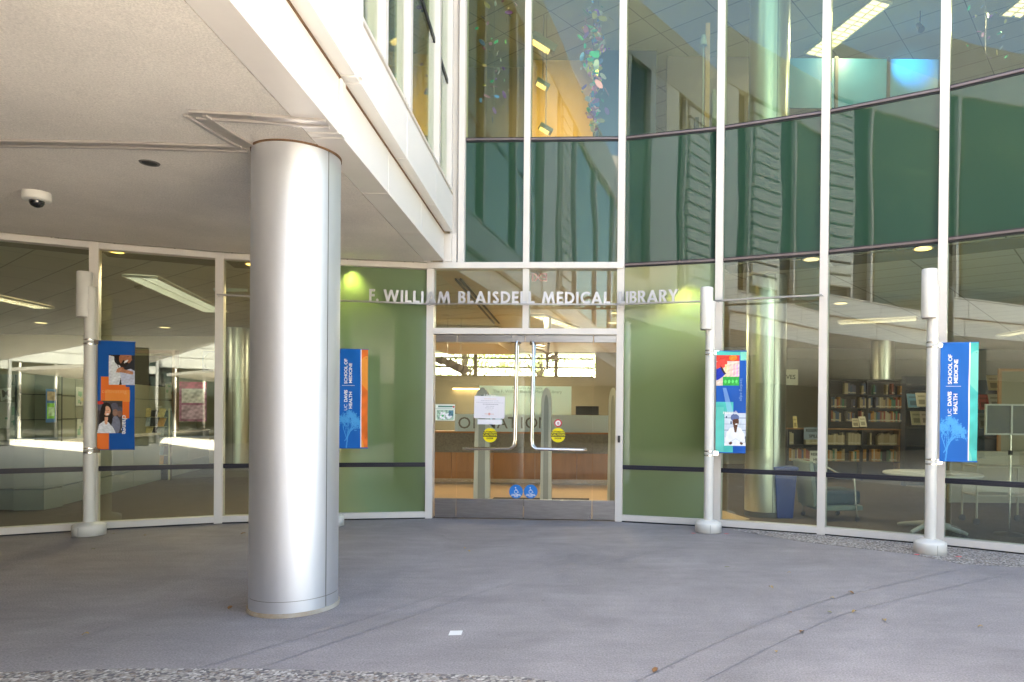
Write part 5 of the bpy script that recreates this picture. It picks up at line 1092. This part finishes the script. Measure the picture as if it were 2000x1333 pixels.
# ================================================================== RIGHT: BOOKSHELVES
SHB = mat('shelf blue black', (.010, .018, .045), .5); SHW = mat('shelf wood', (.26, .13, .06), .5, var=.1)
BOOKC = [(.32, .26, .16), (.26, .05, .04), (.04, .10, .22), (.36, .31, .22), (.03, .17, .12), (.38, .17, .03), (.12, .12, .13), (.42, .38, .28), (.25, .07, .05), (.08, .1, .2)]
BKM = [mat('book cloth %d' % k, c, .6, var=.1, vscale=20) for k, c in enumerate(BOOKC)]; PAGE = mat('book label', (.5, .48, .4), .7)
bmesh_cache = {}
def book_mesh(k, hk):
    if (k, hk) in bmesh_cache: return bmesh_cache[(k, hk)]
    h = (.24, .27, .30)[hk]; mb = MB().box(-.5, .5, -.18, 0, 0, h, 0); mb.box(-.46, .46, -.1815, -.1801, h*.1, h*.22, 1)
    o = mb.build('book', [BKM[k], PAGE]); me = o.data; bpy.data.objects.remove(o); bmesh_cache[(k, hk)] = me; return me
def bookcase(name, label, x0, x1, Y, z0, z1, rows, cat='bookcase', wood=False, dpt=.32):
    t = thing(name, label, cat); m = SHB
    part(MB().box(x0, x1, Y+dpt-.02, Y+dpt, z0, z1), 'back_panel', m, t)
    nb = max(2, int(round((x1-x0)/.95))+1)
    for k in range(nb): x = x0+(x1-x0)*k/(nb-1); part(MB().box(x-.015, x+.015, Y, Y+dpt-.021, z0, z1-.031), 'upright', SHW if wood and k == nb-1 else m, t)
    for z in rows: part(MB().box(x0-.01, x1+.01, Y-.005, Y+dpt-.022, z-.022, z), 'shelf', m, t)
    part(MB().box(x0-.03, x1+.03, Y-.03, Y+dpt, z1-.03, z1), 'top', SHW if wood else m, t)
    return [x0+(x1-x0)*k/(nb-1) for k in range(nb)]
r_ = np.random.default_rng(21); nbk = 0
def fill(x0, x1, Y, z, lab, grp, dens=.9, pal=None, depth=0.):
    global nbk; x = x0+.03
    while x < x1-.06:
        wd2 = r_.uniform(.028, .06)
        if r_.random() < dens:
            k = int(r_.choice(pal)) if pal is not None else int(r_.integers(10)); o = bpy.data.objects.new('book', book_mesh(k, int(r_.integers(3)))); sc.collection.objects.link(o)
            o.location = (x+wd2/2, Y+.20, z+.001); o.scale = (wd2*.94, 1, 1); tag(o, lab, 'book', grp); nbk += 1
        else: x += r_.uniform(.04, .16)
        x += wd2
YS_ = 18.6; xa, xb = aty(1622, 800, YS_).x, aty(1768, 800, YS_).x
zt_ = aty(1700, 741, YS_).z
rows = [zt_-.42, zt_-.80, zt_-1.18, zt_-1.56, zt_-1.95, zt_-2.33]
bx = bookcase('tall_bookcase', 'long dark wall bookcase behind the low one at the right', xa, xb, YS_, .013, zt_, [r for r in rows if r > .1])
for k, z in enumerate(rows[:3]):
    for a_, b_ in zip(bx[:-1], bx[1:]): fill(a_, b_, YS_, z, 'book on the %s shelf of the tall dark wall bookcase' % ('top', 'second', 'third')[k], 'books on the tall wall bookcase', .45 if k == 0 else .9)
YL = 16.4; xa, xb = aty(1540, 850, YL).x, aty(1757, 850, YL).x; zl = aty(1700, 838, YL).z
bx = bookcase('low_bookcase', 'low bookcase with a brown wooden top and end panel at the right', xa, xb, YL, .013, zl, [zl-.40, zl-.80, .1], wood=True)
for k, z in enumerate((zl-.40, zl-.80)):
    for j, (a_, b_) in enumerate(zip(bx[:-1], bx[1:])): fill(a_, b_, YL, z, 'book on the %s shelf of the low wooden topped bookcase' % ('upper', 'lower')[k], 'books on the low bookcase', .92, [5, 0, 4, 5, 7] if j >= 1 and k == 1 else ([3, 0, 7] if k == 0 else None))
def stand_book(px, py, Y, w_, h_, col, label, grp=None, rot=0.):
    q = aty(px, py, Y); M = frame_M(q, (math.cos(rot), math.sin(rot))) @ Matrix.Rotation(-.3, 4, 'X'); a = Art(w_, h_, .01, col); a.rect(w_*.2, h_*.15, w_*.8, h_*.5, tuple(c*.45 for c in col)); a.rect(w_*.15, h_*.7, w_*.85, h_*.8, tuple(c*.6 for c in col))
    t = thing('display_booklet', label, 'booklet', q, grp); o = a.mesh('cover', PAPER, lambda x, y: 0., .012, t); o.matrix_local = M.to_3x3().to_4x4() @ Matrix.Translation((-w_/2, -h_/2, 0))
stand_book(1671, 826, YL+.12, .17, .22, (.5, .46, .36), 'cream booklet standing on the low bookcase top, left of the tilted one'); stand_book(1685, 824, YL+.1, .20, .26, (.6, .57, .48), 'white booklet leaning on the low bookcase top', rot=.3)
stand_book(1553, 826, YL+.12, .10, .32, (.55, .46, .22), 'tall yellow booklet on the low bookcase beside the inner column')
# magazine rack
YM = 15.2; xa, xb = aty(1772, 800, YM).x, aty(1905, 800, YM).x; zm = aty(1800, 738, YM).z
NAVYS = mat('magazine rack navy', (.02, .03, .06), .45)
def mag_rack(px0, px1, Y, py_top, label):
    xa, xb = aty(px0, 800, Y).x, aty(px1, 800, Y).x; zm = aty((px0+px1)/2, py_top, Y).z; t = thing('magazine_rack', label, 'magazine rack')
    part(MB().box(xa, xb, Y+.2, Y+.24, .013, zm), 'back_panel', NAVYS, t)
    for x in (xa, xb): part(MB().box(x-.02, x+.02, Y, Y+.199, .013, zm), 'side_panel', NAVYS, t)
    z = zm-.35; sh = []
    while z > .5: part(MB().hexa([(xa+.021, Y-.02, z-.02), (xb-.021, Y-.02, z-.02), (xb-.021, Y+.19, z+.02), (xa+.021, Y+.19, z+.02)], [(xa+.021, Y-.02, z), (xb-.021, Y-.02, z), (xb-.021, Y+.19, z+.04), (xa+.021, Y+.19, z+.04)]), 'sloped_shelf', NAVYS, t); sh.append(z); z -= .42
    return xa, xb, sh
mag_rack(1770, 1900, 15.2, 735, 'dark magazine rack behind the right lamp pole')
mag_rack(1882, 1962, 13.6, 742, 'dark magazine rack right of the teal edged banner')
cols_ = [(.10, .25, .4), (.6, .55, .45), (.45, .42, .28), (.62, .5, .42), (.55, .1, .1), (.6, .58, .5), (.3, .3, .28), (.6, .5, .3)]
for k, (px, py, Y, lb_) in enumerate(((1783, 783, 15.05, 'blue booklet on the rack left of the right lamp pole'), (1800, 781, 15.05, 'cream booklet on the rack left of the right lamp pole'), (1790, 817, 15.05, 'olive booklet on the lower rack shelf left of the right pole'), (1808, 817, 15.05, 'pink booklet on the lower rack shelf left of the right pole'),
                                (1922, 786, 13.45, 'red topped booklet on the rack right of the teal edge'), (1943, 785, 13.45, 'white booklet beside the red topped one on the rack'), (1922, 822, 13.45, 'grey booklet on the lower shelf right of the teal edge'), (1940, 748, 13.45, 'open booklet on the top shelf behind the display board'))):
    stand_book(px, py, Y, .24, .32, cols_[k], lb_, rot=.0)
# signs
def board(px, py, Y, w_, h_, lines, label, sz, bgc=(.62, .60, .50)):
    q = aty(px, py, Y); t = thing('paper_sign', label, 'sign', q); part(MB().box(-w_/2, w_/2, 0, .008, -h_/2, h_/2), 'panel', mat('sign paper %d' % int(bgc[0]*100), bgc, .6), t, world=False)
    for s, z in lines: o = text_obj(s, sz, BLK, 'lettering', None, Matrix.Rotation(R(90), 4, 'X') @ Matrix.Translation((0, z, .002)), .0006, .002); o.parent = t
board(1529, 737, 13., .58, .30, [('RESERVES', 0)], 'cream RESERVES sign partly hidden by the inner column', .115)
board(1589, 847, 12., .34, .22, [('RESERVE', .05), ('SPILL', -.05)], 'blue grey sign reading RESERVE SPILL by the blue chair', .075, (.30, .34, .40))
board(1596, 893, 12., .26, .22, [('RESERVE', .045), ('HERE', -.05)], 'small white sign low behind the blue chair', .06)
# ================================================================== RIGHT: FURNITURE BY THE GLASS
CH = mat('chair teal', (.02, .065, .085), .7, var=.12, vscale=30); CHS = mat('chair shell', (.16, .22, .20), .4); CHR = mat('chrome', (.6, .62, .6), .2, metal=1); WHP = mat('white plastic', (.42, .43, .40), .4)
q = atz(1636, 1022, 0); ch = thing('lounge_chair', 'teal padded lounge chair with a wooden tablet arm behind the glass', 'chair', (q.x+.02, q.y+.38, .013)); ch.rotation_euler.z = R(8)
part(MB().box(-.30, .34, -.30, .30, .24, .46), 'seat', CH, ch, .05, world=False)
part(MB().box(-.34, .36, -.32, .32, .16, .235), 'seat_shell', CHS, ch, .015, world=False)
part(MB().hexa([(-.34, -.29, .30), (-.24, -.29, .46), (-.30, -.29, .86), (-.42, -.29, .86)], [(-.34, .29, .30), (-.24, .29, .46), (-.30, .29, .86), (-.42, .29, .86)]), 'backrest', CH, ch, .03, world=False)
part(MB().hexa([(-.40, -.30, .20), (-.345, -.30, .30), (-.425, -.30, .90), (-.50, -.30, .88)], [(-.40, .30, .20), (-.345, .30, .30), (-.425, .30, .90), (-.50, .30, .88)]), 'back_shell', CHS, ch, .02, world=False)
part(MB().tube([(-.38, -.27, .89), (-.2, -.33, .80), (-.05, -.34, .72)], .014, 8), 'tablet_arm', CHR, ch, world=False)
part(MB().box(-.22, .30, -.38, -.05, .66, .685), 'tablet', mat('tablet wood', (.42, .27, .13), .4), ch, .01, world=False)
part(MB().tube([(.20, -.34, .66), (.22, -.35, .3), (.24, -.36, .06)], .013, 8), 'front_post', CHR, ch, world=False)
for x, y in ((.24, -.36), (.26, .28), (-.32, -.28), (-.32, .28)):
    wh = part(MB().cyl((0, 0), .036, -.012, .012, 16), 'caster', DARK, ch, .003, world=False); wh.matrix_local = Matrix.Translation((x, y, .037)) @ Matrix.Rotation(R(90), 4, 'X')
    if x < .24 or y > 0: part(MB().cyl((x, y), .012, .06, .17, 8), 'leg', CHR, ch, world=False)
q = aty(1820, 928, 9.35); ztb = .80; tb = thing('round_table', 'round white pedestal table with papers behind the right lamp pole', 'table', (q.x, q.y, .013))
part(MB().lathe((0, 0, 0), [(.62, ztb-.03), (.64, ztb-.015), (.63, ztb)], 48), 'table_top', WHP, tb, world=False); part(MB().cyl((0, 0), .045, .09, ztb-.03, 20), 'pedestal', WHP, tb, world=False)
for k in range(4):
    a_ = R(35+90*k); c_, s_ = math.cos(a_), math.sin(a_); part(MB().tube([(0, 0, .10), (.2*c_, .2*s_, .075), (.46*c_, .46*s_, .03), (.5*c_, .5*s_, .02)], .03, 10, rs=[.045, .035, .026, .018]), 'foot', WHP, tb, world=False)
for k, (dx, dy, rt) in enumerate(((-.25, -.2, .3), (-.1, .1, -.2), (.2, -.25, .1), (-.35, .05, .8))):
    o = MB().box(-.11, .11, -.15, .15, 0, .004+.002*k, 0, Matrix.Translation((q.x+dx, q.y+dy, ztb+.015+.001*k)) @ Matrix.Rotation(rt, 4, 'Z')).build('paper_sheet', mat('table paper', (.62, .63, .62), .7)); tag(o, 'white paper sheet lying on the round table', 'paper', 'papers on the round table')
q = atz(1545, 1015, 0); bn = thing('waste_bin', 'tall narrow blue bin beside the inner column', 'bin', (q.x-.09, q.y+.12, .013))
BB = mat('blue plastic', (.01, .05, .28), .4)
part(MB().hexa([(-.12, -.12, 0), (.12, -.12, 0), (.12, .12, 0), (-.12, .12, 0)], [(-.17, -.16, .74), (.17, -.16, .74), (.17, .16, .74), (-.17, .16, .74)]), 'body', BB, bn, .01, world=False); part(MB().box(-.185, .185, -.175, .175, .742, .79), 'rim', BB, bn, .01, world=False)
# book cart
q = atz(1907, 1028, 0); ct = thing('book_cart', 'beige book cart on black casters at the right', 'cart', (q.x+.42, q.y+.2, .013)); BGE = mat('cart beige', (.36, .34, .27), .5)
for y in (-.2, .2): part(MB().tube([(-.42, y, .10), (-.42, y, .98), (-.43, y, 1.02), (-.47, y, 1.06), (-.52, y, 1.07)], .016, 8), 'end_frame', BGE, ct, world=False); part(MB().tube([(.42, y, .10), (.42, y, 1.04)], .016, 8), 'end_frame', BGE, ct, world=False)
for z in (.42, .84): part(MB().box(-.42, .42, -.2, .2, z, z+.02).box(-.42, .42, .185, .2, z+.02, z+.2), 'shelf', BGE, ct, world=False)
for x, y in ((-.42, -.2), (-.42, .2), (.42, -.2), (.42, .2)):
    wh = part(MB().cyl((0, 0), .05, -.014, .014, 18), 'caster', DARK, ct, .003, world=False); wh.matrix_local = Matrix.Translation((x, y, .052)) @ Matrix.Rotation(R(90), 4, 'X')
q = aty(1960, 950, 12.4); lw_ = thing('low_partition', 'low beige partition with a ledge behind the cart', 'partition', (q.x+1.2, 12.4, .013)); part(MB().box(-2.2, 3, 0, .08, 0, .40).box(-2.2, 3, 0, .08, .412, .92), 'panels', mat('partition beige', (.30, .28, .21), .6), lw_, world=False); part(MB().box(-2.22, 3, -.02, .1, .921, .95), 'ledge', mat('ledge', (.4, .37, .28), .5), lw_, world=False)
# display board on a stand
q = atz(1982, 1050, 0); es = thing('display_stand', 'white framed display board on a pole at the right edge', 'display stand', (q.x, q.y+.12, .013))
Yq = q.y+.12; zb0, zb1 = aty(1982, 850, Yq).z-.013, aty(1982, 790, Yq).z-.013
part(MB().lathe((0, 0, 0), [(.19, .0), (.19, .015), (.05, .035), (.02, .05)], 30), 'round_base', mat('stand base', (.05, .045, .04), .5), es, world=False); part(MB().tube([(0, 0, .03), (0, 0, zb0)], .014, 10), 'pole', CHR, es, world=False); part(MB().cyl((0, 0), .028, (zb0)*.80, zb0*.80+.06, 14), 'collar', DARK, es, world=False)
hw = .33; part(MB().box(-hw, hw, -.01, .01, zb0+.02, zb1-.02), 'board', mat('display board', (.03, .04, .06), .4, col2=(.06, .07, .05), vscale=4), es, world=False)
part(MB().box(-hw-.02, hw+.02, -.02, .014, zb1-.02, zb1).box(-hw-.02, hw+.02, -.02, .014, zb0, zb0+.02).box(-hw-.02, -hw, -.02, .014, zb0+.02, zb1-.02).box(hw, hw+.02, -.02, .014, zb0+.02, zb1-.02).box(-.012, .012, -.025, -.011, zb0+.02, zb1-.02), 'frame', WHP, es, world=False)
q = aty(1978, 745, 12.9); wf = thing('pinboard', 'tall narrow wooden framed panel behind the display board', 'frame', (q.x, q.y, .013)); zz = aty(1978, 722, 12.9).z; 
part(MB().box(-.22, .30, 0, .03, .2, zz-.05), 'panel', mat('frame panel', (.26, .25, .18), .6), wf, world=False); part(MB().box(-.27, -.221, -.02, .04, 0, zz).box(.301, .35, -.02, .04, 0, zz).box(-.22, .30, -.02, .04, zz-.049, zz), 'wood_frame', mat('frame wood', (.36, .18, .07), .5), wf, world=False)
# ================================================================== UPPER FLOOR THINGS
BLS = mat('blue wall panel', (.02, .14, .26), .35, var=.15, vscale=.8)
Yb = 13.2; bw_ = thing('blue_partition', 'long blue translucent partition on the upper floor at the right', 'partition')
xs0, xs1 = aty(1532, 150, Yb).x, aty(1836, 150, Yb+0).x
pt = [aty(1530, 146, Yb), aty(1836, 84, Yb), aty(1836, 168, Yb), aty(1530, 216, Yb)]
zA, zB = aty(1680, 115, Yb).z, aty(1680, 192, Yb).z
n_ = 3
for k in range(n_): part(MB().box(xs0+(xs1-xs0)*k/n_+.01, xs0+(xs1-xs0)*(k+1)/n_-.01, Yb, Yb+.04, zB-.2, zA), 'panel', BLS, bw_)
for k in range(n_+1): x = xs0+(xs1-xs0)*k/n_; part(MB().box(x-.03, x+.03, Yb-.03, Yb+.07, Z_UP, zA+.03), 'post', DARK, bw_)
q = aty(1796, 128, 12.35); bl_ = thing('added_blue_spot', 'added blue spotlight casting the glow on the long blue partition', 'spotlight', (q.x, q.y, 8.7))  # lamp added only to throw the soft blue glow on the partition
part(MB().cyl((0, 0), .06, -.1, .1, 18, 0, .045), 'body', DARK, bl_, world=False).rotation_euler = (R(-38), 0, 0); part(MB().tube([(0, 0, .05), (0, 0, .3)], .01, 6), 'cord', DARK, bl_, world=False)
l = bpy.data.lights.new('added_blue_lamp', 'SPOT'); l.energy = 50; l.color = (.01, .36, 1); l.spot_size = R(62); l.spot_blend = 1; l.shadow_soft_size = .05
lo = bpy.data.objects.new('added_blue_lamp', l); sc.collection.objects.link(lo); lo.parent = bl_; lo.location = (0, .06, -.1)
tg = aty(1780, 128, Yb)-Vector((q.x, q.y+.06, 8.6)); lo.rotation_euler = (-tg).to_track_quat('Z', 'Y').to_euler()
# hanging dichroic glass piece
DICH = []
for k, c in enumerate(((.05, .75, .45), (.75, .3, .55), (.15, .35, .85), (.8, .75, .2), (.8, .85, .9), (.45, .2, .8))): DICH.append(mat('dichroic %d' % k, c, .12, metal=.6, emit=c, es=.012))  # faint emission added to imitate glints on the flakes
def flakes(label, px, py0, py1, Y, n, spread, seed, smax=.10):
    r_ = np.random.default_rng(seed); t = thing('glass_sculpture', label, 'sculpture'); qa, qb = aty(px, py0, Y), aty(px, py1, Y)
    for g_ in range(6):
        mb = MB()
        for k in range(n//6):
            s = r_.random(); p = qa.lerp(qb, s)+Vector((r_.normal(0, spread*(1-.5*s)), r_.normal(0, .2), r_.normal(0, .08))); a_ = Vector(r_.normal(0, 1, 3)).normalized(); b_ = a_.cross(Vector(r_.normal(0, 1, 3))).normalized(); w_ = r_.uniform(.02, smax); c_ = a_.cross(b_)*.003
            L_ = [p+a_*w_*math.cos(x)+b_*w_*.55*math.sin(x) for x in np.linspace(0, 5.5, 8)]; mb.hexa(L_, [v+c_ for v in L_])
        part(mb, 'glass_flakes', DICH[g_], t)
    part(MB().tube([qb, (qa.x, qa.y, 9.0)], .004, 6), 'wire', STEEL, t)
flakes('tall hanging sculpture of iridescent glass flakes above the doors', 1160, -60, 250, 12.4, 270, .14, 4)
flakes('sparse strand of iridescent glass flakes left of the warm wall', 965, 0, 215, 11.6, 48, .22, 8, .08)
flakes('small scattered glass flakes hanging right of the blue glow', 1925, -20, 110, 11.4, 24, .28, 9, .05)
# pendant fixtures in front of the amber wall
for px, py, lb_ in ((1060, 165, 'middle pendant spotlight box by the amber wall'), (1062, 85, 'upper large pendant spotlight box by the amber wall'), (1066, 252, 'lowest pendant spotlight box by the amber wall')):
    q = aty(px, py, 12.6); t = thing('pendant_spotlight', lb_, 'pendant light', q, 'pendant spotlights on the upper floor'); s = 1.5 if py == 85 else .8
    o = part(MB().box(-.16*s, .16*s, -.08, .08, -.05*s, .05*s), 'body', mat('pendant grey', (.28, .28, .25), .4, metal=.3), t, .006, world=False); o.rotation_euler = (0, R(24), .3)
    o = part(MB().box(-.13*s, .10*s, -.06, .06, -.075*s, -.052*s), 'lamp_face', mat('pendant glow', (.9, .6, .3), .5, emit=(1, .62, .25), es=.25), t, world=False); o.rotation_euler = (0, R(24), .3)
    part(MB().tube([(0, 0, .05*s), (0, 0, 9.0-q.z)], .008, 6), 'rod', STEEL, t, world=False)
    l = bpy.data.lights.new('pendant_lamp', 'SPOT'); l.energy = 8; l.color = (1, .66, .3); l.spot_size = R(120); l.spot_blend = .8; l.shadow_soft_size = .08
    lo = bpy.data.objects.new('pendant_lamp', l); sc.collection.objects.link(lo); lo.parent = t; lo.location = (.05, .1, -.15); lo.rotation_euler = (R(62), 0, 0)
# equipment by the window: wooden post, lamp stand, cables
q = aty(1381, 180, 10.6); wp = thing('wooden_post', 'slim wooden post standing by the upper window left of the silver column', 'post', (q.x, q.y, Z_UP)); part(MB().box(-.035, .035, -.03, .03, 0, aty(1381, 47, 10.6).z-Z_UP).box(-.06, .06, -.05, .05, 0, .03), 'post', mat('post wood', (.50, .28, .10), .5, var=.1), wp, .003, world=False)
q = aty(1373, 180, 10.4); st = thing('lamp_stand', 'thin white floor lamp beside the wooden post upstairs', 'floor lamp', (q.x, q.y, Z_UP)); zz = aty(1373, 70, 10.4).z-Z_UP
part(MB().tube([(0, 0, .03), (0, 0, zz-.15)], .009, 8), 'pole', WHP, st, world=False); part(MB().cyl((0, 0), .055, zz-.15, zz+.0, 20, 0, .035), 'lamp_shade', WHP, st, world=False); part(MB().lathe((0, 0, 0), [(.11, 0), (.11, .02), (.015, .035)], 24), 'base', DARK, st, world=False)
for k, (px, Yx, hgt, col) in enumerate(((1395, 10.9, .95, (.25, .27, .22)), (1401, 11.0, .9, (.3, .32, .27)), (1362, 10.8, .45, (.02, .03, .03)))):
    q = aty(px, 200, Yx); o = MB().box(q.x-.03, q.x+.03, q.y, q.y+.2, Z_UP+.001, Z_UP+.25+hgt).box(q.x-.05, q.x+.05, q.y-.02, q.y+.22, Z_UP+.0005, Z_UP+.02).build('stacked_panel', mat('stacked panel %d' % k, col, .5), None, .004); tag(o, ('grey panel leaning just right of the wooden post', 'second grey panel, nearest the silver column upstairs', 'short black case left of the lamp stand upstairs')[k], 'panel')
print('BOOKS', nbk)
